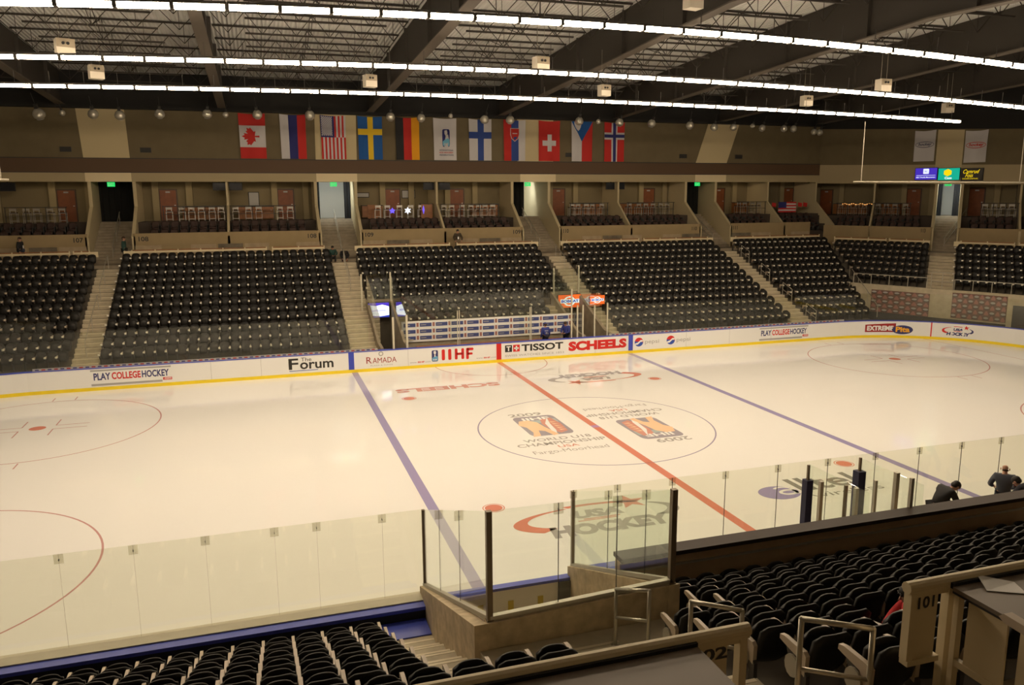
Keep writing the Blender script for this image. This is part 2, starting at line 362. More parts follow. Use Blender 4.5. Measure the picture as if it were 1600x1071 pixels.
# ---- dasher boards
def sweep(mb, s0, s1, o0, o1, z0, z1, mi=0, n=None):
    n = n or max(1, int((s1 - s0) / .6))
    v = []
    for k in range(n + 1):
        s = s0 + (s1 - s0) * k / n
        v += [bpt(s, o0, z0), bpt(s, o1, z0), bpt(s, o1, z1), bpt(s, o0, z1)]
    f = [(0, 1, 2, 3), (4 * n + 3, 4 * n + 2, 4 * n + 1, 4 * n)]
    for k in range(n):
        for j in range(4): f.append((4 * k + j, 4 * k + 4 + j, 4 * k + 4 + (j + 1) % 4, 4 * k + (j + 1) % 4))
    mb.add(v, f, mi)
FB = thing('dasher_boards', 'long white rink boards on the far side with yellow kick strip and adverts', 'rink boards')
mb = MB(); sweep(mb, -34, 42, 0, .12, 0, 1.05)
for s in (-14.67, -12.34, -4.99, 5.63, 11.4, 14.3, 17.2): rect(mb, s, s + .012, .14, 1.04, lambda u, v: bpt(u, -.003, v), 1)
obj('panel', mb, ['board', 'p_grey'], FB)
mb = MB(); sweep(mb, -34, 42, -.012, .0, 0, .16); obj('kick_plate', mb, 'kick', FB, label='yellow kick strip')
mb = MB(); sweep(mb, -34, 42, -.02, .2, 1.05, 1.09); obj('cap_rail', mb, 'cap', FB, label='blue cap rail')
AD = lambda u, v: bpt(u, -.005, v)
AD2 = lambda u, v: bpt(u, -.009, v)
AD3 = lambda u, v: bpt(u, -.013, v)
def ad(build, mats, label):
    m = MB(); build(m); obj('advert', m, mats, FB, label=label)
ad(lambda m: (rect(m, -8.06, -7.78, 0, 1.05, AD2), ), 'cap', 'blue line stripe'); ad(lambda m: rect(m, 7.69, 7.97, 0, 1.05, AD2), 'cap', 'blue line stripe')
ad(lambda m: rect(m, -.17, .11, 0, 1.05, AD2), 'p_red', 'red centre stripe'); ad(lambda m: rect(m, 27.85, 27.92, .0, 1.05, AD2), 'p_red', 'red goal line stripe')
def college(x):
    def b(m):
        rect(m, x - .12, x + 3.36, .91, .985, AD, 0); rect(m, x - .12, x + 2.95, .22, .32, AD, 0)
        text(m, 'PLAY', x, x + .72, .49, .83, AD, 1, .03); text(m, 'COLLEGE', x + .77, x + 2.02, .49, .83, AD, 2, .03); text(m, 'HOCKEY', x + 2.07, x + 3.26, .49, .83, AD, 1, .03)
        rect(m, x + 2.98, x + 3.38, .30, .43, AD, 2); text(m, '.com', x + 3.02, x + 3.34, .33, .41, AD2, 3, .02)
    ad(b, ['p_grey', 'p_navy', 'p_red', 'p_white'], 'navy and red college hockey lettering between grey bars')
college(-19.82); college(16.5)
ad(lambda m: (text(m, 'The', -10.42, -9.9, .76, .95, AD, 0, .0), text(m, 'F', -11.02, -10.55, .37, .93, AD, 0, .02), text(m, 'orum', -10.47, -8.82, .36, .71, AD, 0, .02), rect(m, -11.0, -9.6, .28, .31, AD, 1)), ['p_black', 'p_blue'], 'large dark serif newspaper lettering over a thin rule')
ad(lambda m: (text(m, 'R', -7.16, -6.88, .42, .76, AD, 0), text(m, 'AMADA', -6.84, -5.6, .42, .70, AD, 0), text(m, 'PLAZA & SUITES', -6.95, -5.8, .27, .33, AD, 1), ring(m, -6.4, .90, .1, .1, .05, AD, 1)), ['p_maroon', 'p_grey'], 'thin maroon hotel lettering with a round emblem')
def fed(m):
    badge(m, lambda u, v, k: bpt(-3.73 + .34 * u, -.005 - .004 * k, .30 + .6 * v), 1, 3, 4)
    for x, w in ((-3.19, .17), (-2.84, .17)): m.poly(rrect(x, x + w, .33, .92, .07), 0, AD)
    m.poly(rrect(-2.48, -2.33, .33, .92, .06), 0, AD); m.poly(rrect(-2.12, -1.97, .33, .92, .06), 0, AD); rect(m, -2.4, -2.05, .56, .69, AD, 0)
    m.poly(rrect(-1.86, -1.71, .31, .92, .06), 0, AD); m.poly(rrect(-1.8, -1.45, .78, .92, .06), 0, AD); m.poly(rrect(-1.8, -1.5, .54, .66, .05), 0, AD)
    for x in (-4.9, -1.3): text(m, 'www.', x, x + .38, .28, .34, AD, 2); text(m, 'IIHF', x + .42, x + .78, .28, .36, AD, 0, .03); text(m, '.com', x + .8, x + 1.1, .28, .34, AD, 2)
ad(fed, ['p_red', 'p_navy', 'p_grey', 'p_skyblue', 'p_white'], 'rounded red federation letters beside a player badge')
def watch(m):
    rect(m, .32, .72, .54, .92, AD, 1); text(m, 'T', .40, .64, .60, .86, AD2, 2, .04)
    rect(m, .78, 1.16, .54, .92, AD, 0); rect(m, .93, 1.01, .60, .86, AD2, 2); rect(m, .84, 1.10, .69, .77, AD2, 2)
    text(m, 'TISSOT', 1.26, 3.7, .53, .92, AD, 1, .03); text(m, 'SWISS WATCHES SINCE 1853', .32, 3.75, .28, .39, AD, 3)
ad(watch, ['p_red', 'p_black', 'p_white', 'p_grey'], 'black watch lettering with a white cross on red')
ad(lambda m: text(m, 'SCHEELS', 4.02, 7.57, .36, .90, AD, 0, .06), 'p_red', 'heavy red sports store lettering')
def cola(x):
    def b(m):
        m.poly(ellipse(x + .27, .62, .27, .26), 0, AD)
        m.poly(ellipse(x + .27, .62, .27, .26, 14, PI * .93, PI * 1.98), 1, AD2)
        m.poly([(x + .02, .55), (x + .2, .60), (x + .38, .74), (x + .53, .72), (x + .5, .64), (x + .36, .62), (x + .2, .48), (x + .05, .47)], 2, AD3)
        text(m, 'pepsi', x + .66, x + 1.55, .44, .72, AD, 3)
    ad(b, ['p_red', 'p_blue', 'p_white', 'p_grey'], 'red and blue ball with thin grey cola lettering')
cola(8.08); cola(10.12)
def pita(m):
    rect(m, 23.96, 25.86, 0, 1, lambda u, v: bpt(u, -.006, .36 + v * (.47 + (u - 23.96) * .05)), 0, 10); text(m, 'EXTREME', 24.08, 25.72, .45, .76, lambda u, v: bpt(u, -.014, v), 2, .05)
    rect(m, -1, 1, -1, 1, lambda u, v: bpt(26.25 + .62 * u, -.018, .52 + .28 * v * math.sqrt(max(0, 1 - u * u))), 1, 20); text(m, 'Pita', 25.85, 26.68, .37, .71, lambda u, v: bpt(u, -.026, v), 3, .04)
ad(pita, ['p_maroon', 'p_navy', 'p_white', 'p_orange'], 'maroon box and navy oval sandwich lettering')
ad(lambda m: hockey_mark(m, lambda u, v: bpt(28.45 + 1.75 * u, -.005, .30 + .62 * v), 0, 1), ['p_red', 'p_navy'], 'red and navy star oval on the curved boards')
# the advertising rail on top of the far boards
for sd in (0, 1):
    mb = MB(); sweep(mb, *((-22.3, -6.55) if sd == 0 else (6.5, 22.5)), .02, .06, 1.09, 1.2, 0)
    for k in range(60): q = (-22.2 if sd == 0 else 6.65) + k * .26; rect(mb, q, q + .16, 1.115, 1.175, lambda u, v: bpt(u, .015, v), 1 + k % 2)
    obj('advert_rail', mb, ['p_grey', 'p_navy', 'p_maroon'], FB, label='thin grey strip of tiny sponsor names above the cap')

NB = thing('dasher_boards', 'rink boards on the near side, seen from behind with blue cap', 'rink boards')
mb = MB(); mb.box(-21, -9.3, -13.08, -12.95, 0, 1.05); mb.box(-6.2, 14, -13.08, -12.95, 0, 1.05); obj('panel', mb, 'board', NB)
mb = MB(); mb.box(-21, -9.36, -13.30, -12.94, 1.05, 1.075); obj('sill', mb, 'beige', NB, label='beige sill under the glass')
mb = MB(); mb.box(-21, -9.36, -13.52, -13.30, .98, 1.05); mb.box(-21, -9.36, -14.0, -13.52, .50, .55); mb.box(-6.2, 14, -13.3, -12.94, 1.05, 1.08); obj('cap_rail', mb, 'cap', NB, label='blue cap rail')
mb = MB(); mb.box(-21, -9.36, -13.5, -13.45, 0, .98); obj('back_panel', mb, 'black', NB)
mb = MB(); mb.box(-10.5, -9.47, -14.12, -13.52, .70, .815); obj('step_mat', mb, 'cap', NB, label='blue ledge at the foot of the stair')
GT = thing('rink_gate', 'low white gate with blue cap and yellow stickers at the tunnel mouth', 'gate', (-7.75, -13.0, 0))
mb = MB(); mb.box(-1.55, 1.5, -.06, .05, .05, .9); obj('panel', mb, 'board', GT)
mb = MB(); mb.box(-1.57, 1.52, -.12, .06, .9, .96); obj('cap_rail', mb, 'cap', GT, label='blue cap')
for x in (-.55, .1, .75): mb = MB(); mb.box(x, x + .12, -.075, -.06, .42, .62); obj('sticker', mb, 'sticker', GT, label='yellow sticker')
mb = MB(); mb.box(1.2, 1.45, -.16, -.06, .1, .9); obj('latch_post', mb, 'dark', GT)

# ---- shield glass
def pane(name, pts4, z0, z1, th, label, material='glass', clips=(), group=None, mull=None):
    # pts4: (x0,y0),(x1,y1); z0,z1 lists of 2 (left,right)
    (xa, ya), (xb, yb) = pts4
    d = Vector((xb - xa, yb - ya, 0)).normalized(); nrm = Vector((-d.y, d.x, 0)) * th / 2
    c = Vector(((xa + xb) / 2, (ya + yb) / 2, min(z0)))
    a, b = Vector((xa, ya, 0)) - c, Vector((xb, yb, 0)) - c
    a.z = b.z = 0
    zz = [(z0[0] - c.z, z1[0] - c.z), (z0[1] - c.z, z1[1] - c.z)]
    m = MB()
    v = []
    for p, (q0, q1) in ((a, zz[0]), (b, zz[1])):
        for sg in (-1, 1):
            v += [p + nrm * sg + Vector((0, 0, q0)), p + nrm * sg + Vector((0, 0, q1))]
    m.add(v, [(0, 1, 5, 4), (2, 6, 7, 3), (0, 2, 3, 1), (4, 5, 7, 6), (0, 4, 6, 2), (1, 3, 7, 5)])
    t = thing(name, label, 'glass panel', c, 0, group)
    obj('pane', m, material, t)
    if clips:
        k = MB()
        for q in clips:
            p = a.lerp(b, q); z = zz[0][1] + (zz[1][1] - zz[0][1]) * q
            k.box(p.x - .075, p.x + .075, p.y - .012, p.y + .012, z - .17, z - .005)
            k.box(p.x - .006, p.x + .006, p.y - .02, p.y + .02, z - .12, z - .09, 1)
        obj('clip', k, ['clipmat', 'dark'], t, label='grey corner clip')
    if mull:
        k = MB(); p = a
        k.box(p.x - .004, p.x + .004, p.y - .008, p.y + .008, 0, zz[0][1]); obj('seam', k, mull, t)
    return t
M['clipmat'] = glass_mat('clip_plastic', (.86, .85, .81), .5)
nx = [-19.3, -18.1, -16.9, -15.72, -14.55, -13.36, -12.16, -11.4, -10.17, -9.36]
for k, (x0, x1) in enumerate(zip(nx, nx[1:])):
    pane('shield_glass', ((x0, -13.02), (x1 - .008, -13.02)), (1.08, 1.08), (2.83, 2.83), .014,
         'clear glass panel on the near boards above the blue cap, %s from the tunnel' % nth(len(nx) - 1 - k), clips=(0,), mull='clipmat')
nx = [-6.2, -5.2, -3.9, -2.58, -1.22, .13, 1.48, 2.78, 4.08, 5.34, 6.6, 7.9, 9.2]
for k, (x0, x1) in enumerate(zip(nx, nx[1:])):
    pane('shield_glass', ((x0, -13.02), (x1 - .008, -13.02)), (1.08, 1.08), (2.84, 2.84), .014,
         'clear glass panel in front of the near player bench, %s from the tunnel' % nth(k + 1), clips=(0,), mull='dark')
k = 0; s = -7.0
while s > -27:
    k += 1; h = 2.8 if s - 1.2 > -21.9 else 3.43
    pane('shield_glass', (bpt(s - 1.2 + .008, .06)[:2], bpt(s, .06)[:2]), (1.09, 1.09), (h, h), .014, 'clear glass panel on the far boards, %s left of the screen tunnel' % nth(k), clips=(0,))
    s -= 1.2
k = 0; s = 6.45
while s < 36:
    k += 1
    pane('shield_glass', (bpt(s, .06)[:2], bpt(s + 1.2 - .008, .06)[:2]), (1.09, 1.09), (2.8, 2.8), .014, 'clear glass panel on the far boards, %s right of the orange sign tunnel' % nth(k), clips=(1,) if s < 20 else ())
    s += 1.2

# ---- seating terraces
TR, RI, Y0, Z0 = .84, .3665, 14.25, .79
NROW = 12
def ytread(i): return Y0 + TR * i
def ztread(i): return Z0 + RI * i
def diag(y): return 29.83 - (23.74 - y) * .417        # slanting end of the last far block
def steps(mb, x0, x1, i0, i1, sg, yfront=None, half=False, right=None, zb=0.0):
    for i in range(i0, i1):
        ya, yb = ytread(i), ytread(i + 1)
        if half:
            for yy, zz in ((ya, ztread(i)),) + (((ya - .36, ztread(i) - RI / 2),) if i > i0 else ()): mb.box(x0 + .03, x1 - .03, *sorted((sg * (yy - .004), sg * (yy + .05))), zz - .03, zz + .004, 1)
        if i == i0 and yfront is not None: ya = yfront
        r = right or (lambda y: x1)
        q = [(x0, ya), (r(ya), ya), (r(yb), yb), (x0, yb)]
        mb.add([(x, sg * y, zb) for x, y in q] + [(x, sg * y, ztread(i)) for x, y in q], [(3, 2, 1, 0), (4, 5, 6, 7), (0, 1, 5, 4), (1, 2, 6, 5), (2, 3, 7, 6), (3, 0, 4, 7)])
        if half and i > i0:   # intermediate tread of the aisle stair
            q = [(x0 + .02, ya - .36), (x1 - .02, ya - .36), (x1 - .02, ya), (x0 + .02, ya)]
            mb.add([(x, sg * y, max(0, ztread(i) - .36)) for x, y in q] + [(x, sg * y, ztread(i) - RI / 2) for x, y in q], [(3, 2, 1, 0), (4, 5, 6, 7), (0, 1, 5, 4), (1, 2, 6, 5), (2, 3, 7, 6), (3, 0, 4, 7)])
TUNB, TUNC = (-6.25, -4.95), (5.1, 6.75)
BENCH = (-4.95, 5.1)
mb = MB()
steps(mb, -33, -21.1, 0, 12, 1, 13.2)
steps(mb, -19.85, -7.75, 0, 12, 1, 13.2)
steps(mb, -6.25, 6.75, 5, 12, 1, 18.4); steps(mb, -4.25, 4.3, 1, 5, 1, 15.3)
steps(mb, 7.95, 19.95, 0, 12, 1, 13.2)
steps(mb, 21.5, 0, 0, 12, 1, 13.2, right=diag)
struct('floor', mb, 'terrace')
for x0, x1, i0 in ((-21.1, -19.85, 0), (-7.75, -6.25, 0), (6.75, 7.95, 0), (19.95, 21.5, 0)):
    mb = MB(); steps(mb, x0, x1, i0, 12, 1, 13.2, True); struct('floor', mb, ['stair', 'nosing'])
mb = MB(); steps(mb, -4.95, -4.25, 1, 5, 1, 15.3, True); struct('floor', mb, ['stair', 'nosing'])
mb = MB(); steps(mb, 4.3, 5.1, 1, 5, 1, 15.3, True); struct('floor', mb, ['stair', 'nosing'])
ZA = 5.0
mb = MB(); mb.box(-33, 31.5, 24.33, 26.0, 4.0, ZA); mb.box(-33, 34, 13.0, 24, -.3, -.02); struct('floor', mb, 'conc')   # cross aisle and ground slab
# near side
NR = 10
mb = MB()
steps(mb, -24, -10.45, 0, NR, -1, 13.9); steps(mb, -10.45, -8.85, 6, NR, -1, ytread(6))
steps(mb, -7.3, 16, 5, NR, -1, ytread(5)); steps(mb, -6.0, 16, 1, 5, -1, 15.2)
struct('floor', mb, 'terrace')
mb = MB(); steps(mb, -10.45, -9.38, 0, 6, -1, 13.9, True); steps(mb, -9.38, -8.85, 4, 6, -1, 17.25); steps(mb, -8.85, -7.3, 4, NR, -1, 17.25, True); steps(mb, -7.3, -6.0, 4, 5, -1, 17.25); struct('floor', mb, ['stair', 'nosing'])
ZN = 4.45
mb = MB(); mb.box(-24, 16, -26.5, -22.65, 3.5, ZN); mb.box(-24, 16, -22, -13.0, -.3, -.02); struct('floor', mb, 'conc_d')

# ---- tunnels
def parapet(name, x0, x1, prof, m='boxconc'):
    b = MB(); b.prism(prof, lambda p, t: (t, p[0], p[1]), x0, x1); return struct(name, b, m)
parapet('wall_tunnel', -9.46, -9.26, [(-12.97, 0), (-12.97, 1.2), (-17.25, 2.68), (-17.25, 0)])
parapet('wall_tunnel', -6.3, -6.1, [(-12.97, 0), (-12.97, 1.14), (-17.25, 2.8), (-17.25, 0)])
mb = MB(); mb.prism([(-9.26, 0), (-9.26, 2.67), (-6.3, 2.79), (-6.3, 0)], lambda p, t: (p[0], t, p[1]), -17.24, -17.06); struct('wall_tunnel', mb, 'boxconc')
for x0, x1 in ((-6.37, -6.22), (-5.0, -4.85), (5.0, 5.15), (6.7, 6.85)):
    parapet('wall_tunnel', x0, x1, [(13.15, 0), (13.15, 1.15), (14.2, 1.25), (18.5, 3.05), (18.5, 0)], 'conc')
for x0, x1 in ((-6.22, -5.0), (5.15, 6.7)):
    mb = MB(); mb.box(x0, x1, 18.35, 18.5, 2.75, 3.05); mb.box(x0, x1, 18.5, 22, 0, 2.9); struct('wall_tunnel', mb, ['conc'])
mb = MB(); mb.box(-6.25, 6.75, 18.2, 18.42, 0, 2.6)
# bench enclosure, far side
mb = MB(); mb.box(-4.85, 5.0, 15.25, 15.4, 0, 2.15); struct('wall_bench', mb, 'conc')
mb = MB(); mb.box(-6.2, 12, -15.28, -15.08, 0, 2.28); mb.box(-6.2, 12, -15.36, -15.0, 2.28, 2.36, 1); mb.box(-6.1, 12, -15.32, -15.29, 2.06, 2.10, 2); struct('wall_bench', mb, ['benchwall', 'bench_cap', 'galv'])

# ---- walls
YS, YF, YB = 26.0, 28.4, 31.2       # suite front, fascia, suite back wall
ZS, ZSU, ZC = 6.78, 7.4, 10.0
XW0, XW1 = -33.0, 32.2
VOM = [(-21.9, -19.34), (-8.2, -5.53), (5.7, 8.54), (19.9, 22.55)]
mb = MB()
xs = [XW0] + [q for v in VOM for q in v] + [29.75]
for x0, x1 in zip(xs[::2], xs[1::2]): mb.box(x0, x1, YS, YS + .15, 4.6, ZS)
struct('wall_far', mb, 'front')
mb = MB()
for x0, x1 in zip(xs[::2], xs[1::2]):
    n = max(1, int((x1 - x0) / 1.5)); w = (x1 - x0) / n
    for k in range(n):
        if (k * 7 + int(x0)) % 4: mb.box(x0 + k * w + .05, x0 + (k + 1) * w - .05, YS - .012, YS, 5.45, 6.05, (k * 5 + int(x0)) % 2)
struct('trim_1', mb, ['stone', 'conc_d'])
mb = MB(); mb.box(XW0, XW1, YF - .02, YF + .3, 9.93, 10.48, 0); mb.box(XW0, XW1, YF - .03, YF + .3, 10.48, 11.36, 1); mb.box(XW0, XW1, YF - .05, YF - .03, 10.48, 10.52, 2); mb.box(XW0, XW1, YF - .05, YF - .03, 11.34, 11.39, 2)
mb.box(XW0, XW1, YF, YF + .3, 11.36, 14.32, 3); mb.box(XW0, XW1 + .5, YF + .02, YF + .3, 14.32, 17.0, 4); mb.box(XW0, XW1, YF - .5, YF + .02, 14.32, 14.5, 4); struct('wall_far', mb, ['fascia', 'band', 'dark', 'wall', 'eave'])
mb = MB()
for qi, q in enumerate(([(-22.25, 14.32), (-19.54, 14.32), (-19.45, 11.39), (-22.07, 11.39)], [(-8.05, 14.32), (-5.33, 14.32), (-5.38, 11.39), (-8.1, 11.39)], [(6.1, 14.32), (8.85, 14.32), (8.85, 11.39), (6.1, 11.39)], [(21.65, 14.32), (24.4, 14.32), (23.42, 11.39), (20.68, 11.39)],
          [(-22.08, 10.48), (-19.46, 10.48), (-19.46, 9.93), (-22.08, 9.93)], [(-8.11, 10.48), (-5.4, 10.48), (-5.4, 9.93), (-8.11, 9.93)], [(6.31, 10.48), (9.06, 10.48), (9.06, 9.93), (6.31, 9.93)], [(20.67, 10.48), (23.42, 10.48), (23.42, 9.93), (20.67, 9.93)])):
    mb.prism(q, lambda p, t: (p[0], t, p[1]), YF - .034, YF - .005, int(qi > 3))
struct('trim_2', mb, ['wall_l', 'wall_l2'])
for x in (-23.0, -18.5, 10.15, 19.55, 24.5):
    mb = MB(); mb.box(-.32, .32, -.04, 0, -.15, .15)
    for k in range(5): mb.box(-.3, .3, -.055, -.04, -.13 + k * .06, -.10 + k * .06, 1)
    o = obj('wall_vent', mb, ['dark', 'black']); o.location = (x, YF, 11.88)
    tag(o, 'dark slotted vent on the tan upper wall, %s' % {-23.0: 'left of the first cream panel', -18.5: 'right of the first cream panel', 10.15: 'behind the blue, white and red triangle flag', 19.55: 'left of the slanting cream panel', 24.5: 'right of the slanting cream panel'}[x], 'vent')

# ================================================================ SUITES, STAIRS, END OF THE BOWL
K = Vector((29.6, 24.3, 0)); TH = math.atan2(-.907, .42)
MEND = Matrix.Translation(K + Vector((0, 0, -.15))) @ Matrix(((.42, .763, 0, 0), (-.907, .732, 0, 0), (0, 0, 1, 0), (0, 0, 0, 1))) @ Matrix.Translation((0, -24.3, 0))   # far-side coordinates -> slanted end block
IDM = Matrix.Identity(4)
class Fr:
    def __init__(s, m, rot): s.m = m; s.rot = rot
    def p(s, *q): return s.m @ Vector(q)
FAR, END = Fr(IDM, 0.0), Fr(MEND, TH)
def put(o, fr):                    # move something built in far-side coordinates into its frame
    if fr is END: o.matrix_world = MEND @ o.matrix_world
    return o
def fstruct(fr, name, mb, mats):
    if fr is END: mb.v = [tuple(MEND @ Vector(v)) for v in mb.v]
    return struct(name, mb, mats)

def chair_mb():                    # padded suite chair, front to -Y
    m = MB()
    m.add(*shell(.215, .44, .86, .10, .05, .03, .12), 0)
    m.box(-.205, .205, -.33, .06, .36, .47, 0); m.box(-.18, .18, -.28, .02, .30, .36, 1)
    for x in (-.228, .228): m.box(x - .02, x + .02, -.3, .1, .0, .58, 1); m.box(x - .03, x + .03, -.3, .1, .58, .62, 1)
    return m
def shell(hw, z0, z1, y0, th, curv, lean, nx=7, nz=6, wave=.02):
    # closed curved panel with rounded corners: returns verts, faces
    V = []; F = []
    for side in (0, 1):
        for j in range(nz):
            t = j / (nz - 1)
            e = min(t, 1 - t) * 2
            w = hw * (1 - .13 * (1 - min(1, e * 3.2)) ** 2)
            for i in range(nx):
                q = 2 * i / (nx - 1) - 1
                x = w * q
                z = z0 + (z1 - z0) * t + (wave * (1 - q * q) if j == nz - 1 else 0) - (.04 * abs(q) ** 6 if j == nz - 1 else 0)
                y = y0 + lean * (t - .2) + (-curv if True else 0) * q * q + (th if side else 0) * (1 if 0 < j < nz - 1 else .55)
                V.append((x, y, z))
    n = nx * nz
    for j in range(nz - 1):
        for i in range(nx - 1):
            a = j * nx + i
            F.append((a, a + 1, a + nx + 1, a + nx)); F.append((n + a, n + a + nx, n + a + nx + 1, n + a + 1))
    ed = [i for i in range(nx)] + [j * nx + nx - 1 for j in range(1, nz)] + [(nz - 1) * nx + i for i in range(nx - 2, -1, -1)] + [j * nx for j in range(nz - 2, 0, -1)]
    for a, b in zip(ed, ed[1:] + ed[:1]): F.append((b, a, n + a, n + b))
    return V, F
def first_mesh(name, mb, mats, smooth=False):
    o = obj(name, mb, mats, None, smooth); return o
def clone(src, loc, rotz):
    o = src.copy(); COL.objects.link(o); o.location = loc; o.rotation_euler = (0, 0, rotz); return o
_proto = {}
def inst(kind, build, mats, loc, rotz, smooth=False):
    if kind not in _proto:
        o = obj(kind, build(), mats, None, smooth); _proto[kind] = o
        o.location = loc; o.rotation_euler = (0, 0, rotz); return o
    return clone(_proto[kind], loc, rotz)

def stool_thing(loc, rotz, label, group):
    if 'stool' not in _proto:
        t = thing('bar_stool', label, 'bar stool', loc, rotz, group)
        m = MB(); m.box(-.19, .19, -.16, .16, .62, .68); obj('seat', m, 'brown', t)
        m = MB(); m.box(-.19, .19, -.19, -.15, .78, .92); m.box(-.17, -.13, -.19, -.16, .66, .8); m.box(.13, .17, -.19, -.16, .66, .8); obj('backrest', m, 'silver', t)
        m = MB()
        for y in (-.18, .16):
            for x in (-.19, .19): m.box(x - .013, x + .013, y - .013, y + .013, 0, .64)
            m.box(-.19, .19, y - .013, y + .013, .59, .62); m.box(-.19, .19, y - .013, y + .013, .14, .165)
        obj('frame', m, 'silver', t)
        _proto['stool'] = t; return t
    return dup(_proto['stool'], loc, rotz, label, group)

def door(fr, n, xa, xb, y=YB, z=ZSU, h=2.02):
    c = fr.p((xa + xb) / 2, y - .03, z); w = (xb - xa) / 2
    m = MB(); m.box(-w - .08, -w, -.04, .03, 0, h + .08); m.box(w, w + .08, -.04, .03, 0, h + .08); m.box(-w, w, -.04, .03, h, h + .08)
    o = obj('door_%d' % n, m, 'dframe'); o.location = c; o.rotation_euler = (0, 0, fr.rot); o['kind'] = 'structure'
    p = MB(); p.box(-w, w, -.03, .02, .02, h); obj('door_leaf', p, 'door', o)
    p = MB(); p.box(-.14, .14, -.036, -.03, h - .17, h - .07); obj('name_plate', p, 'p_grey', o)
    p = MB(); p.box(w - .14, w - .06, -.07, -.03, 1.0, 1.05); obj('door_handle', p, 'steel', o)

def tv(fr, x, y, z, label):
    t = thing('television', label, 'television', fr.p(x, y, z), fr.rot)
    m = MB(); m.box(-.42, .42, -.05, .05, -.26, .26); obj('casing', m, 'black', t)
    m = MB(); m.box(-.38, .38, -.056, -.05, -.22, .22); obj('screen', m, 'tvscreen', t)
    m = MB(); m.box(-.03, .03, .0, .05, .26, .5); obj('bracket', m, 'dark', t)

def suite(fr, x0, x1, dx, nm, stools, ndoor, cx0, cx1, cab=True, nch=9, stool_y=28.85):
    m = MB(); m.box(x0, x1, YS + .15, 26.95, 4.6, 6.1); m.box(x0, x1, 26.95, 27.85, 4.6, 6.6); m.box(x0, x1, 27.85, YB, 4.6, ZSU)
    fstruct(fr, 'floor', m, 'carpet')
    m = MB(); m.box(x0, x1, YB, YB + .15, ZSU, ZC); m.box(x0, x1, YB - .25, YB, ZSU, ZC, 1) if False else None
    for q in (dx - .75, dx + 1.35): m.box(q - .2, q + .2, YB - .3, YB, ZSU, ZC, 1)
    fstruct(fr, 'wall_suite', m, ['suite_b', 'suite'])
    m = MB(); m.box(x0, x1, YF + .05, YB + .15, ZC, ZC + .2); fstruct(fr, 'ceiling', m, 'suite_b')
    door(fr, ndoor, dx - .5, dx + .5)
    p = (cx1 - cx0) / nch
    for r, (y, z) in enumerate(((26.62, 6.1), (27.5, 6.6))):
        for k in range(nch):
            o = inst('suite_chair', chair_mb, ['brown', 'dark'], fr.p(cx0 + (k + .5) * p, y, z), fr.rot, True)
            tag(o, 'brown chair in %s, %s row, %s from left' % (nm, ('front', 'back')[r], nth(k + 1)), 'chair', 'padded chairs in the suites')
    # drinks rail
    if stools:
        a, b = min(stools) - .35, max(stools) + .35
        t = thing('drink_rail', 'dark narrow drinks counter on posts in %s' % nm, 'counter', fr.p((a + b) / 2, 28.25, ZSU), fr.rot)
        h = (b - a) / 2
        m = MB(); m.box(-h, h, -.12, .12, .96, 1.0); obj('counter_top', m, 'dark', t)
        m = MB()
        for k in range(4): x = -h + .05 + (2 * h - .1) * k / 3; m.box(x - .02, x + .02, -.02, .02, 0, .96)
        m.box(-h, h, -.015, .015, .45, .48); obj('post', m, 'dark', t)
        for k, x in enumerate(stools):
            stool_thing(fr.p(x, stool_y, ZSU), fr.rot, 'silver framed bar stool in %s, %s from the left' % (nm, nth(k + 1)), 'bar stools in the suites')
    if cab:
        a, b = (dx + .9, x1 - .5) if dx < (x0 + x1) / 2 else (x0 + .5, dx - .9)
        if b - a > .8:
            t = thing('wood_cabinet', 'orange brown wooden cabinet along the back wall of %s' % nm, 'cabinet', fr.p((a + b) / 2, 30.4, ZSU), fr.rot)
            h = (b - a) / 2
            m = MB(); m.box(-h, h, -.28, .2, .08, .88); obj('body', m, 'wood', t)
            m = MB(); m.box(-h - .02, h + .02, -.31, .2, .88, .93); obj('worktop', m, 'dark', t)
            n = max(2, int(2 * h / .6)); w = 2 * h / n
            for k in range(n):
                m = MB(); m.box(-h + k * w + .02, -h + (k + 1) * w - .02, -.295, -.28, .12, .85); d = obj('cabinet_door', m, 'wood', t)
                m = MB(); m.box(-h + (k + .8) * w, -h + (k + .8) * w + .02, -.315, -.295, .6, .72); obj('handle', m, 'steel', d)

def divider(fr, x, thick=.14, stair=False):
    prof = [(26.0, 4.6), (26.0, 6.55), (28.4, 8.4), (28.4, ZC), (YB, ZC), (YB, 4.6)]
    if stair: prof = [(26.0, 4.6), (26.0, 6.6), (28.4, 8.4), (28.4, ZC), (34.0, ZC), (34.0, 4.6)]
    m = MB(); m.prism(prof, lambda p, t: (t, p[0], p[1]), x - thick / 2, x + thick / 2)
    fstruct(fr, 'wall_divider', m, 'divider')

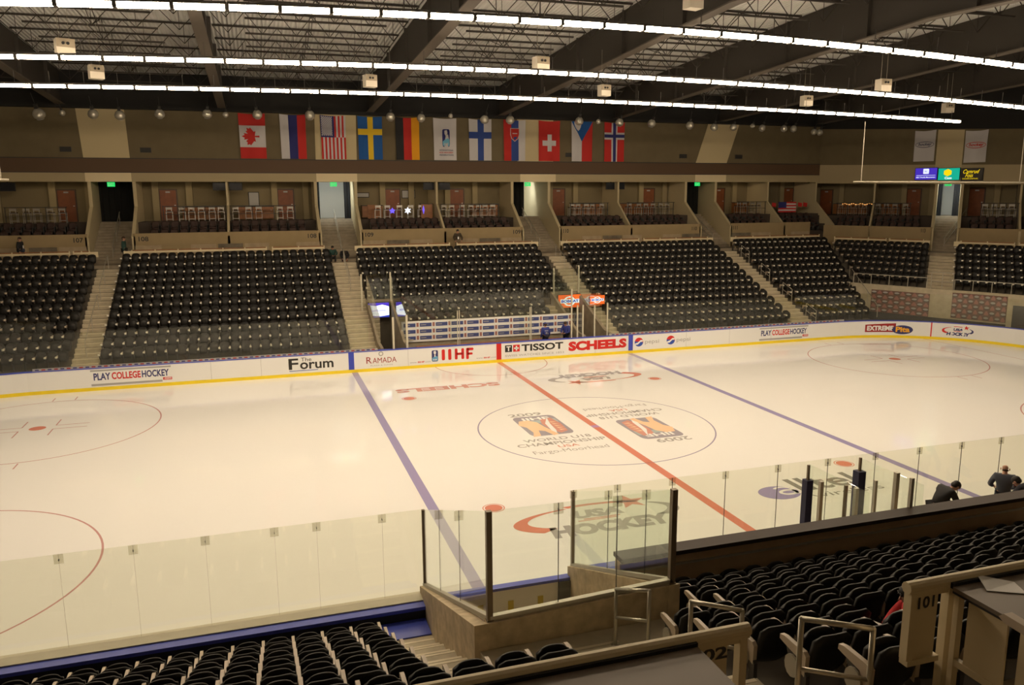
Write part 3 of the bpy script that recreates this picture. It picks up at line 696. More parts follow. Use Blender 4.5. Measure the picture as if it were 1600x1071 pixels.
for x in (-27.6, -13.84, .12, 14.14, 27.37, 32.0): divider(FAR, x)
for v in VOM:
    for x in v: divider(FAR, x, .2, True)
SU = [(-27.5, -21.99, -23.78, 'the leftmost suite', [-26.3, -25.58, -25.02, -24.28, -23.61], -27.3, -22.6),
      (-19.24, -13.91, -17.68, 'the suite right of the curtained exit', [-17.46, -16.69, -16.11, -15.52, -14.86, -14.3], -18.5, -13.95),
      (-13.77, -8.3, -10.07, 'the suite left of the bright exit', [-13.39, -12.58, -11.93, -10.58, -9.91], -13.7, -9.0),
      (-5.43, .05, -2.57, 'the suite with the lit snowflakes', [], -4.8, .02),
      (.19, 5.6, 2.23, 'the suite above the standing man', [.67, 1.24, 1.99, 2.66, 3.23, 3.71, 4.29], .3, 5.1),
      (8.64, 14.07, 10.33, 'the suite right of the bluish exit', [10.5, 10.97, 11.65, 12.12, 12.91], 9.2, 14.0),
      (14.21, 19.8, 18.08, 'the suite left of the dark exit', [15.21, 16.03, 16.63, 17.23, 17.9, 18.46], 14.5, 19.1),
      (22.65, 27.3, 24.57, 'the suite right of the dark exit', [24.91, 25.45, 26.17, 26.77], 23.2, 26.3),
      (27.44, 31.9, 31.3, 'the suite with the striped flag', [], 28.0, 30.9)]
for k, (a, b, d, n, st, c0, c1) in enumerate(SU): suite(FAR, a, b, d, n, st, k + 1, c0, c1, cab=k not in (0, 8), nch=int((c1 - c0) / .535))
for x, z, l in ((-26.5, 9.62, 'beside the leftmost divider'), (-14.3, 9.64, 'left of the first suite divider after the curtained exit'), (-13.3, 9.64, 'right of the first suite divider after the curtained exit'), (-.3, 9.64, 'left of the divider above the standing man'), (.8, 9.64, 'right of the divider above the standing man'),
                (14.5, 9.64, 'just right of the divider beyond the bluish exit'), (13.8, 9.64, 'just left of the divider beyond the bluish exit')):
    tv(FAR, x, 29.0, z, 'dark television under the ceiling %s' % l)
for x, z in ((-24, 9.0), (-16.5, 9.0), (-11.2, 9.0), (-2.6, 9.0), (2.5, 9.0), (11.4, 9.0), (16.9, 9.0), (25, 9.0)):
    L = bpy.data.lights.new('suite_fill', 'AREA'); L.shape = 'RECTANGLE'; L.size = 3.5; L.size_y = .4; L.energy = 7; L.color = (1, .74, .4)
    o = bpy.data.objects.new('suite_fill', L); COL.objects.link(o); o.location = (x, 30.0, ZC - .03)  # added warm fill light that brightens the suites, no fitting modelled

# stairs through the suite level, exits
def vomitory(fr, x0, x1, kind):
    m = MB(); n = 14; rz = (ZSU - ZA) / n; ty = (30.6 - 26.0) / n
    for k in range(n): m.box(x0 + .1, x1 - .1, 26.0 + ty * k, 30.6, ZA + rz * k - (.0), ZA + rz * (k + 1))
    m.box(x0 + .1, x1 - .1, 26.0, 34.0, 4.4, ZA); m.box(x0 + .1, x1 - .1, 30.6, 34.0, ZA, ZSU)
    fstruct(fr, 'floor', m, 'conc')
    m = MB(); m.box(x0, x1, 33.9, 34.1, ZSU, ZC); m.box(x0, x1, YF + .05, 34.1, ZC, ZC + .2)
    fstruct(fr, 'wall_exit', m, 'pale' if kind != 'black' else 'curtain')
    # rail down the middle
    t = thing('handrail', 'grey metal handrail climbing the stairs %s' % RAILN.pop(0), 'handrail', fr.p((x0 + x1) / 2, 26.4, ZA), fr.rot)
    sl = rz / ty
    m = MB()
    for k in range(3):
        y = k * 1.9; m.tube((0, y, sl * y), (0, y, sl * y + .98), .022, 6)
    m.tube((0, 0, .95), (0, 4.0, sl * 4 + .95), .024, 6); m.tube((0, 0, .5), (0, 4.0, sl * 4 + .5), .018, 6)
    obj('rail', m, 'galv', t)
    e = thing('exit_sign', 'small glowing green exit sign %s' % EXITN.pop(0), 'exit sign', fr.p((x0 + x1) / 2 - .1, 28.8, ZC - .25), fr.rot)
    m = MB(); m.box(-.22, .22, -.04, .04, -.12, .16); obj('housing', m, 'exit', e)
    m = MB(); text(m, 'EXIT', -.17, .17, -.07, .11, lambda u, v: (u, -.043, v)); obj('lettering', m, 'p_white', e)
    cy = 30.9
    def drape(a, b, label):
        m = MB(); nn = max(6, int((b - a) / .12)); v = []
        for i in range(nn + 1):
            yy = cy + .06 * math.sin(i * 2.1)
            v += [(a + (b - a) * i / nn, yy, ZSU), (a + (b - a) * i / nn, yy, ZC - .02), (a + (b - a) * i / nn, yy + .04, ZSU), (a + (b - a) * i / nn, yy + .04, ZC - .02)]
        f = []
        for i in range(nn): f += [(4 * i, 4 * i + 4, 4 * i + 5, 4 * i + 1), (4 * i + 2, 4 * i + 3, 4 * i + 7, 4 * i + 6), (4 * i + 1, 4 * i + 5, 4 * i + 7, 4 * i + 3), (4 * i, 4 * i + 2, 4 * i + 6, 4 * i + 4)]
        f += [(0, 1, 3, 2), (4 * nn, 4 * nn + 2, 4 * nn + 3, 4 * nn + 1)]
        m.add(v, f)
        c = Vector(((a + b) / 2, cy, ZSU)); m.v = [tuple(Vector(q) - c) for q in m.v]
        o = obj('curtain', m, 'curtain'); o.location = fr.p(*c); o.rotation_euler = (0, 0, fr.rot); tag(o, label, 'curtain')
    cn = CURN.pop(0)
    if kind == 'black': drape(x0 + .1, x1 - .1, 'black curtain closing the whole exit %s' % cn)
    else:
        if kind == 'both':
            drape(x0 + .1, x0 + .42, 'narrow black curtain on the left of the pale exit %s' % cn); drape(x1 - .55, x1 - .1, 'narrow black curtain on the right of the pale exit %s' % cn)
        else: drape(x0 + .1, x0 + 1.75, 'black curtain half closing the exit %s' % cn)
        L = bpy.data.lights.new('corridor_daylight', 'AREA'); L.size = 1.2; L.energy = 115 if kind == 'both' else 120; L.color = (.90, .97, 1.0)
        o = bpy.data.objects.new('corridor_daylight', L); COL.objects.link(o); o.location = fr.p((x0 + x1) / 2, 29.25 if kind == 'both' else 31.3, ZC - .1); o.rotation_euler = (PI * .36, 0, fr.rot)  # added area light standing in for daylight from the corridor
RAILN = ['to the curtained exit', 'to the bright exit', 'to the bluish exit', 'to the dark exit', 'below the row of lit signs']
EXITN = ['above the black curtain on the left', 'above the bright pale doorway', 'above the bluish doorway', 'above the dark doorway right of centre', 'below the green lit sign']
CURN = ['at the left', 'left of the snowflake suite', 'with the bluish strip', 'right of centre', 'below the lit signs']
for v, k in zip(VOM, ('black', 'both', 'half', 'black')): vomitory(FAR, v[0], v[1], k)
# section numbers
def number(fr, body, x, w, z=6.3, lab=''):
    m = MB(); text(m, body, 0, w, 0, .28, lambda u, v: (u, 0, v), 0, .02)
    o = obj('section_number', m, 'p_black'); o.location = fr.p(x, YS - .006, z); o.rotation_euler = (0, 0, fr.rot)
    tag(o, 'dark number %s on the tan suite wall%s' % (body, lab), 'number sign')
number(FAR, '107', -22.62, .52, lab=' left of the curtained exit'); number(FAR, '108', -19.06, .56, lab=' right of the curtained exit'); number(FAR, '108', -9.0, .55, lab=' left of the bright exit'); number(FAR, '109', -5.3, .54, lab=' right of the bright exit')
number(FAR, '109', 5.0, .54, lab=' left of the bluish exit'); number(FAR, '110', 8.75, .42, lab=' right of the bluish exit'); number(FAR, '110', 19.15, .42, lab=' left of the dark exit'); number(FAR, '111', 22.75, .36, lab=' right of the dark exit')

# ---- slanted end block
EV = (7.95, 9.72)
m = MB()
for a, b in ((-.2, EV[0]), (EV[1], 24)): m.box(a, b, YS, YS + .15, 4.6, ZS - .1)
fstruct(END, 'wall_right', m, 'front')
m = MB(); m.box(.4, 22, 24.33, 26.0, 3.6, ZA); fstruct(END, 'floor', m, 'conc')
def endx(i): return .95 + (11 - i) * .47
m = MB()
for i in range(6, 12):
    for a, b in ((endx(i), 7.98), (9.66, 22)): m.box(a, b, ytread(i), ytread(i + 1), ztread(6) - .3, ztread(i))
    m.box(7.98, 9.66, ytread(i), ytread(i + 1), ztread(6) - .3, ztread(i), 1); m.box(8.0, 9.64, ytread(i) - .36, ytread(i), ztread(i) - .36, ztread(i) - RI / 2, 1)
fstruct(END, 'floor', m, ['terrace', 'stair'])
YE = ytread(6) - .15
m = MB(); m.box(3.1, 22, YE - .2, YE, 0, ztread(6) + .06); m.prism([(3.1, YE - .2), (3.3, YE - .2), (.8, 24.3), (.6, 24.3)], lambda p, t: (p[0], p[1], t), 0, 3.0)
fstruct(END, 'wall_right', m, 'stair')
m = MB(); m.box(3.4, 13.0, YE - .26, YE - .2, .15, 1.2); m.box(12.75, 13.05, YE - .27, YE - .2, .2, 2.65, 1); m.box(13.05, 22, YE - .25, YE - .2, .15, 2.4); fstruct(END, 'trim_3', m, ['dark', 'stair'])
for k, (u0, u1, z0, z1, l) in enumerate(((4.55, 8.3, 1.2, 2.7, 'left'), (9.64, 12.74, 1.3, 2.9, 'right'))):
    m = MB(); y = YE - .215
    m.box(u0, u1, y - .012, y, z0, z1, 0)
    nx_ = 10; nz_ = 5; w = (u1 - u0) / nx_; h = (z1 - z0) / nz_
    for i in range(nx_):
        for j in range(nz_):
            a, b = u0 + i * w, z0 + j * h
            if (i + j) % 2:
                rect(m, a + .04, a + w - .04, b + .03, b + h * .55, lambda u, v: (u, y - .018, v), 1); m.poly([(q[0], y - .018, q[1]) for q in ellipse(a + w / 2, b + h * .62, w * .26, h * .3, 10)], 1)
            else:
                m.poly([(q[0], y - .018, q[1]) for q in ellipse(a + w / 2, b + h * .55, w * .44, h * .22, 12)], 2); m.box(a + .03, a + w - .03, y - .016, y - .012, b + .06, b + .10, 3)
    c = Vector(((u0 + u1) / 2, YE - .2, z0)); m.v = [tuple(Vector(q) - c) for q in m.v]
    o = obj('poster_banner', m, ['banner_brown', 'banner_pink', 'p_grey', 'dark']) if False else None
    M.setdefault('banner_brown', mat('banner_brown', (.16, .09, .07), .7)); M.setdefault('banner_pink', mat('banner_pink', (.36, .16, .14), .7))
    o = obj('poster_banner', m, ['banner_brown', 'banner_pink', 'p_grey', 'dark']); o.location = END.p(*c); o.rotation_euler = (0, 0, TH)
    tag(o, 'pink and brown patterned banner on the cream wall %s of the centre stair' % l, 'banner')
for k, (a, b) in enumerate(((-.6, 1.84), )): pass
divider(END, 3.42); divider(END, EV[0], .2, True); divider(END, EV[1], .2, True); divider(END, 13.5)
suite(END, -2.2, 3.35, -.9, 'the corner suite', [.8, 1.5, 2.15, 2.75], 10, .7, 3.0, cab=True, nch=4)
suite(END, 3.49, EV[0] - .1, 6.28, 'the suite left of the end stair', [3.8, 4.45, 5.1, 5.9], 11, 3.7, 7.0, cab=True, nch=6)
suite(END, EV[1] + .1, 13.4, 10.8, 'the suite right of the end stair', [11.4, 12.0, 12.55, 13.1], 12, 10.4, 13.1, cab=False, nch=5)
suite(END, 13.6, 20, 14.6, 'the last suite at the right', [15.2], 13, 13.9, 17.2, cab=False, nch=6)
vomitory(END, EV[0], EV[1], 'both')
number(END, '113', 7.2, .3, lab=' left of the end stair')
# upper wall of the end, its lines dropping slightly to the right
def eu(x, z): return z - (x - 1.41 + 2.7) * (.0215 if z < 10.5 else .030 if z < 12 else .062)
def eslab(mb, x0, x1, z0, z1, y0=YF, y1=YF + .3, mi=0):
    mb.add([(x, y, eu(x, z) + .15) for z in (z0, z1) for y in (y0, y1) for x in (x0, x1)], [(0, 2, 3, 1), (4, 5, 7, 6), (0, 1, 5, 4), (2, 6, 7, 3), (0, 4, 6, 2), (1, 3, 7, 5)], mi)
m = MB(); eslab(m, -1.6, 26, 9.83, 11.3, YF - .02, YF + .3, 0); eslab(m, -1.6, 26, 11.3, 14.16, mi=1); eslab(m, -1.6, 26, 14.16, 17.8, YF + .02, YF + .3, 2)
fstruct(END, 'wall_right', m, ['fascia', 'wall', 'eave'])
m = MB(); eslab(m, 7.73, 9.53, 9.83, 14.1, YF - .034, YF); fstruct(END, 'trim_4', m, 'wall_l')

# ---- lit signs and banners on the end wall
def lit_sign(u0, u1, z0, z1, face, label, build):
    t = thing('lit_sign', label, 'sign', END.p((u0 + u1) / 2, YF - .16, (z0 + z1) / 2 + .15), TH, 'lit signs on the end wall')
    w, h = (u1 - u0) / 2 - .01, (z1 - z0) / 2
    m = MB(); m.box(-w, w, -.0, .16, -h, h); obj('box', m, 'black', t)
    m = MB(); m.box(-w + .03, w - .03, -.012, 0, -h + .03, h - .03); obj('face', m, face, t)
    m = MB(); mats = build(m, lambda u, v: (u * w, -.016, v * h), lambda u, v: (u * w, -.02, v * h)); obj('lettering', m, mats, t)
def s1(m, f, g):
    m.poly(rrect(-.25, .25, .0, .82, .08), 0, f); text(m, 'RBC', -.12, .12, .25, .55, g, 1, .02); rect(m, -.85, .85, -.27, -.22, f, 0); text(m, 'RBC Wealth Management', -.85, .85, -.72, -.45, f, 0, .02); return ['sc_white', 'sc_dblue']
def s2(m, f, g):
    m.poly(ellipse(-.1, .25, .40, .58, 6, PI / 6, 2 * PI + PI / 6 - .01)[:6], 0, f); text(m, 'Cass', -.35, .3, -.78, -.42, g, 1, .03); return ['sc_yel', 'sc_white']
def s3(m, f, g):
    text(m, 'Camrud', -.82, .68, .18, .8, f, 0, .0, .4); text(m, 'Foss', -.6, .12, -.42, .18, f, 0, .0, .4); text(m, 'CONCRETE CONSTR. INC.', -.85, .6, -.75, -.55, f, 0, .0); return ['sc_yel']
lit_sign(6.33, 7.94, 9.93, 10.83, 'sc_blue', 'violet blue lit sign with white shield, leftmost of the three lit signs', s1)
lit_sign(7.96, 9.48, 9.87, 10.77, 'sc_teal', 'green lit sign with a yellow hexagon, middle of the three lit signs', s2)
lit_sign(9.54, 11.0, 9.81, 10.71, 'sc_black', 'black lit sign with yellow script lettering, rightmost of the three', s3)

# ---- flags: cloth laid out in u (across), v (down from the top)
def cloth(w, h, ph, pinch=.05):
    def F(u, v, k=0):
        x = (u - .5) * w * (1 - pinch * (.4 + .6 * v) + pinch * .8 * (v - .5) ** 2)
        z = -v * h - .06 * math.sin(u * PI) * (1 - v) * (1 if v < .25 else 0.2)
        return (x, -.05 - .035 * math.sin(u * 9 + ph + v * 2.2) * (.35 + .65 * v) - .006 * k, z)
    return F
def flag(x, z, w, h, label, regions, extra=None, mats=(), fr=FAR, group='flags hung along the upper wall', y=None, cat='flag', name='flag'):
    F = cloth(w, h, x)
    m = MB()
    for (u0, u1, v0, v1, mi) in regions:
        rect(m, u0, u1, v0, v1, F, mi, max(1, int((u1 - u0) * 16)), max(1, int((v1 - v0) * 18)))
    if extra: extra(m, F)
    o = obj(name, m, mats); o.location = fr.p(x, y or YF - .06, z); o.rotation_euler = (0, 0, fr.rot)
    sm = o.modifiers.new('thickness', 'SOLIDIFY'); sm.thickness = .006; sm.offset = 0
    tag(o, label, cat, group)
FW, FH = 1.68, 2.86
maple = [(0, 1), (.13, .72), (.3, .80), (.24, .42), (.45, .62), (.52, .48), (.78, .52), (.70, .28), (.82, .2), (.42, -.12), (.48, -.28), (.06, -.2), (.08, -.62), (-.08, -.62), (-.06, -.2), (-.48, -.28), (-.42, -.12), (-.82, .2), (-.70, .28), (-.78, .52), (-.52, .48), (-.45, .62), (-.24, .42), (-.3, .80), (-.13, .72)]
def maplex(m, F): m.poly([(.50 + (-py) * .42, .51 + px * .245) for px, py in maple], 0, lambda u, v: F(u, v, 2))
def stripes(m, F):
    for i in range(6):
        for j in range(9):
            for a, b in ((0, 0), (.5, .5)):
                if (a and (i == 5 or j == 8)): continue
                m.poly(star(.05 + (i + a) * .078, .03 + (j + b) * .052,   .032, .45, n=5), 1, lambda u, v: F(u, v, 2))
us = [(.0, .54, 0, .5, 2)] + [(.54 + .46 * k / 6, .54 + .46 * (k + 1) / 6, 0, .5, 0 if k % 2 == 0 else 1) for k in range(6)] + [(k / 13, (k + 1) / 13, .5, 1, 0 if k % 2 == 0 else 1) for k in range(13)]
def cross(cu0, cu1, cv0, cv1, bg, fg): return [(0, cu0, 0, cv0, bg), (cu1, 1, 0, cv0, bg), (0, cu0, cv1, 1, bg), (cu1, 1, cv1, 1, bg), (cu0, cu1, 0, 1, fg), (0, cu0, cv0, cv1, fg), (cu1, 1, cv0, cv1, fg)]
fx = [-12.03, -9.47, -6.87, -4.42, -1.87, .77, 3.32, 5.87, 8.52, 11.08, 13.69]
ZT = 14.28
flag(fx[0], ZT, FW, FH, 'red and white flag with a red maple leaf turned sideways', [(0, 1, 0, .27, 0), (0, 1, .27, .75, 1), (0, 1, .75, 1, 0)], maplex, ['f_red', 'f_white'])
flag(fx[1], ZT, FW, FH, 'flag with white, blue and red upright stripes', [(0, .33, 0, 1, 0), (.33, .67, 0, 1, 1), (.67, 1, 0, 1, 2)], None, ['f_white', 'f_navy', 'f_red'])
flag(fx[2], ZT, FW, FH, 'flag with white stars on blue and red and white stripes, hung upright', us, stripes, ['f_red', 'f_white', 'f_navy'])
flag(fx[3], ZT, FW, FH, 'blue flag with a yellow cross', cross(.40, .62, .29, .43, 0, 1), None, ['f_blue', 'f_yellow'])
flag(fx[4], ZT, FW, FH, 'flag with black, red and gold upright stripes', [(0, .33, 0, 1, 0), (.33, .67, 0, 1, 1), (.67, 1, 0, 1, 2)], None, ['f_black', 'f_red', 'f_gold'])
def fedflag(m, F):
    badge(m, lambda u, v, k: F(.38 + .32 * u, .68 - .42 * v, 1 + k), 1, 2, 0)
    for s, v, mi in (('INTERNATIONAL', .745, 3), ('ICE HOCKEY', .80, 4), ('FEDERATION', .86, 3)): text(m, s, .25, .86, v + .035, v, lambda a, b: F(a, b, 2), mi, .03)
flag(fx[5], ZT, FW, FH, 'white flag with a small blue player badge and three lines of lettering', [(0, 1, 0, 1, 0)], fedflag, ['f_white', 'f_navy', 'f_sky', 'f_grey', 'f_red'])
flag(fx[6], ZT, FW, FH, 'white flag with a dark blue cross', cross(.38, .66, .31, .47, 0, 1), None, ['f_white', 'f_finblue'])
def shield(m, F):
    sh = [(.30, .19), (.72, .19), (.72, .36), (.66, .46), (.51, .53), (.36, .46), (.30, .36)]
    G = lambda k: (lambda u, v: F(u, v, k))
    m.poly(sh, 0, G(1)); m.poly([(.51 + (u - .51) * .88, .34 + (v - .34) * .92) for u, v in sh], 2, G(2))
    m.poly([(.40, .42), (.51, .38), (.62, .42), (.51, .50)], 1, G(3)); rect(m, .49, .53, .22, .41, G(4), 0); rect(m, .43, .59, .26, .28, G(4), 0); rect(m, .40, .62, .32, .34, G(4), 0)
flag(fx[7], ZT, FW, FH, 'red, blue and white upright striped flag with a shield', [(0, .35, 0, 1, 2), (.35, .68, 0, 1, 1), (.68, 1, 0, 1, 0)], shield, ['f_white', 'f_finblue', 'f_red'])
def plus(m, F): rect(m, .41, .61, .34, .76, lambda u, v: F(u, v, 2), 1, 1, 6); rect(m, .18, .82, .49, .62, lambda u, v: F(u, v, 3), 1, 6, 2)
flag(fx[8], ZT, FW, FH, 'red flag with a short white cross', [(0, 1, 0, 1, 0)], plus, ['f_red', 'f_white'])
def tri(m, F):
    n = 12
    for k in range(n):
        a, b = k / n * .5, (k + 1) / n * .5
        la, lb = k / n * .5, (k + 1) / n * .5
        m.add([F(la, a, 1), F(1 - la, a, 1), F(1 - lb, b, 1), F(lb, b, 1)], [(0, 1, 2, 3)], 2)
flag(fx[9], ZT, FW, FH, 'white and red flag with a blue triangle from the top', [(0, .5, 0, 1, 0), (.5, 1, 0, 1, 1)], tri, ['f_white', 'f_red', 'f_blue'])
nor = cross(.36, .64, .26, .44, 0, 1)
def norx(m, F):
    G = lambda u, v: F(u, v, 2)
    rect(m, .43, .57, 0, 1, G, 2, 2, 16); rect(m, 0, 1, .31, .39, lambda u, v: F(u, v, 3), 2, 12, 2)
flag(fx[10], ZT, FW, FH, 'red flag with a dark blue cross edged in white', nor, norx, ['f_red', 'f_white', 'f_navy'])
def bn(mi):
    def b(m, F):
        text(m, 'hockey', .18, .85, .52, .40, lambda u, v: F(u, v, 2), mi, .03, .3); ring(m, .5, .46, .44, .09, .02, lambda u, v: F(u, v, 1), mi, n=30)
    return b
for u, z, mi, c, l in ((6.88, 13.7, 1, 'f_grey', 'white banner with a dark blue oval mark, left of the cream strip'), (10.36, 13.5, 1, 'f_red', 'white banner with a red oval mark, right of the cream strip')):
    flag(u, z, 1.5, 2.25, l, [(0, 1, 0, 1, 0)], bn(1), ['f_white', c], END, 'club banners on the end wall', YF - .08, 'banner', 'club_banner')

# ---- roof
def zdeck(y): return 17.75 - .04 * abs(y + 1) if y > -1 else 17.75 - .04 * abs(y + 1)
def zfl(y): return 15.67 - .04 * abs(y + 1)
mb = MB()
for a, b in ((-31, -1), (-1, 46)):
    mb.add([(-34, a, zdeck(a)), (60, a, zdeck(a)), (60, b, zdeck(b)), (-34, b, zdeck(b)), (-34, a, zdeck(a) + .3), (60, a, zdeck(a) + .3), (60, b, zdeck(b) + .3), (-34, b, zdeck(b) + .3)],
           [(0, 3, 2, 1), (4, 5, 6, 7), (0, 1, 5, 4), (1, 2, 6, 5), (2, 3, 7, 6), (3, 0, 4, 7)])
struct('ceiling', mb, 'deck')
GX = [-23.0, -13.8, -4.4, 4.8, 13.8, 22.7, 31.8]
def girder(x):
    m = MB()
    for a, b in ((-30.5, -1), (-1, 45.9)):
        for w, o0, o1, f, mi in ((.03, .06, .0, zfl, 0), (.24, .0, .06, zfl, 1)):
            za0, zb0 = (f(a) + .06, f(b) + .06) if w < .1 else (f(a), f(b))
            za1, zb1 = (zdeck(a) - .02, zdeck(b) - .02) if w < .1 else (f(a) + .06, f(b) + .06)
            m.add([(x - w, a, za0), (x + w, a, za0), (x + w, b, zb0), (x - w, b, zb0), (x - w, a, za1), (x + w, a, za1), (x + w, b, zb1), (x - w, b, zb1)],
                  [(0, 3, 2, 1), (4, 5, 6, 7), (0, 1, 5, 4), (1, 2, 6, 5), (2, 3, 7, 6), (3, 0, 4, 7)], mi)
    for k in range(9): y = -20 + k * 5.6; m.box(x - .2, x + .2, y - .02, y + .02, zfl(y) + .06, zdeck(y) - .05, 0)
    return m
for x in GX: struct('beam', girder(x), ['girder', 'flange'])
def joist(L, d=.98):
    m = MB(); n = max(4, int(L / 1.5)); p = L / n
    m.box(-L / 2, L / 2, -.06, -.01, -.07, 0); m.box(-L / 2, L / 2, .01, .06, -.07, 0)
    m.box(-L / 2 + p, L / 2 - p, -.06, -.01, -d, -d + .07); m.box(-L / 2 + p, L / 2 - p, .01, .06, -d, -d + .07)
    for k in range(n):
        x = -L / 2 + k * p
        m.bar((x, 0, -.03), (x + p / 2, 0, -d + .03), .03, .03); m.bar((x + p / 2, 0, -d + .03), (x + p, 0, -.03), .03, .03)
        m.bar((x + p / 2, 0, -.03), (x + p / 2, 0, -d + .03), .02, .02)
    return m
jp = None
for a, b in zip([-34] + GX, GX + [41]):
    base = None
    for k in range(16):
        y = -12.1 + k * 2.72
        if y > 31: continue
        if base is None: base = obj('ceiling_joist', joist(b - a - .4), 'joist'); o = base
        else: o = base.copy(); COL.objects.link(o)
        o.location = ((a + b) / 2, y, zdeck(y) - .03); o['kind'] = 'structure'
for x in [g + d for g in GX[:-1] for d in (4.6,)]:        # bridging between the joists
    m = MB()
    for k in range(14):
        y = -9.4 + k * 2.72; 
        m.bar((x, y, zdeck(y) - .06), (x, y + 2.72, zdeck(y + 2.72) - .98), .028, .028); m.bar((x, y, zdeck(y) - .98), (x, y + 2.72, zdeck(y + 2.72) - .06), .028, .028)
    o = struct('beam', m, 'joist')
# closing walls the camera does not face
mb = MB(); mb.box(-34, -33.8, -31, 34, -.3, 18.2); mb.box(-34, 60, -31, -30.8, -.3, 18.2); mb.box(-34, 32.2, 34.2, 34.4, 4, 18); mb.box(40, 40.2, -31, 5, -.3, 18.2); struct('wall_outer', mb, 'wall')
mb = MB(); mb.box(-34, 60, -31, 46, -.6, -.3); struct('floor', mb, 'conc_d')

# ---- fluorescent light strips over the ice
LXMIN = -24.0
LX = [(7.3, 13.21, .00058, 24.3, 'farthest'), (.2, 13.23, .00100, 25.5, 'middle'), (-7.4, 13.27, .0018, 20, 'nearest')]
def fixture():
    t = thing('light_fixture', '', 'light')
    m = MB(); m.prism([(-.15, .0), (-.11, .07), (.11, .07), (.15, .0)], lambda p, q: (q, p[0], p[1]), -.565, .565); m.box(-.578, -.535, -.13, .13, -.115, .05); m.box(.535, .578, -.13, .13, -.115, .05)
    m.tube((0, 0, .06), (0, 0, .5), .012, 5); obj('housing', m, 'hous', t)
    m = MB(); m.prism([(-.12, 0), (-.12, -.06), (-.085, -.095), (.085, -.095), (.12, -.06), (.12, 0)], lambda p, q: (q, p[0], p[1]), -.53, .53); obj('diffuser', m, 'tube', t)
    return t
fx0 = None
for y, zc, c, xe, nm in LX:
    x = xe - .58; k = 0
    while x > LXMIN:
        k += 1
        loc = (x, y, zc - c * (x + 4) ** 2)
        lab = 'glowing white strip light in the %s row, %s from its right end' % (nm, nth(k))
        if fx0 is None: fx0 = fixture(); o = fx0; o.location = loc; o['label'] = lab
        else: o = dup(fx0, loc, 0, lab)
        o.rotation_euler = (0, math.atan(2 * c * (x + 4)), 0)
        o['group'] = 'strip lights over the ice'
        x -= 1.16

# ---- globe lamps under the roof edge
def globe():
    t = thing('globe_lamp', '', 'lamp')
    m = MB(); m.lathe([(.02, .27), (.12, .25), (.22, .16), (.28, .02), (.27, -.10), (.22, -.17), (.02, -.18)], 18); obj('reflector', m, 'bulb', t, True)
    m = MB(); m.lathe([(.02, -.17), (.19, -.17), (.16, -.23), (.02, -.26)], 14); obj('lens', m, 'p_grey', t, True)
    m = MB(); m.box(-.07, .07, -.07, .07, .28, .48); m.tube((0, 0, .48), (0, 0, 1.0), .015, 5); obj('ballast', m, 'dark', t)
    return t
gl = [(-23.95, 13.8, 1), (-22.71, 13.91, .5), (-21.06, 13.88, .85), (-19.61, 13.84, .85), (-17.38, 13.97, .85), (-14.65, 14.04, .85), (-13.57, 14.03, .5), (-11.67, 14.08, .85), (-8.43, 14.12, .9), (-3.22, 14.15, .85), (-1.15, 14.12, .8), (.89, 14.31, .45), (3.28, 14.12, .85), (5.13, 14.14, .85),
      (10.32, 14.17, .85), (11.81, 14.18, .5), (13.48, 14.15, .85), (16.07, 14.14, .85), (19.26, 14.07, .85), (21.34, 13.97, .8), (23.01, 14.0, .75), (24.7, 14.15, .5), (25.57, 14.0, .75), (27.55, 14.0, .75), (28.43, 14.0, .75), (30.36, 13.81, .7), (30.91, 13.77, .7)]
g0 = None
for k, (x, z, s) in enumerate(gl):
    lab = 'round unlit silver lamp under the roof edge, %s from the left' % nth(k + 1)
    if g0 is None: g0 = globe(); o = g0; o['label'] = lab
    else: o = dup(g0, (0, 0, 0), 0, lab)
    o.location = (x, 27.0, z); o.scale = (1.3 * s, 1.3 * s, 1.3 * s); o.rotation_euler = (.5, 0, (k * .7) % .6 - .3); o['group'] = 'silver globe lamps along the far roof edge'

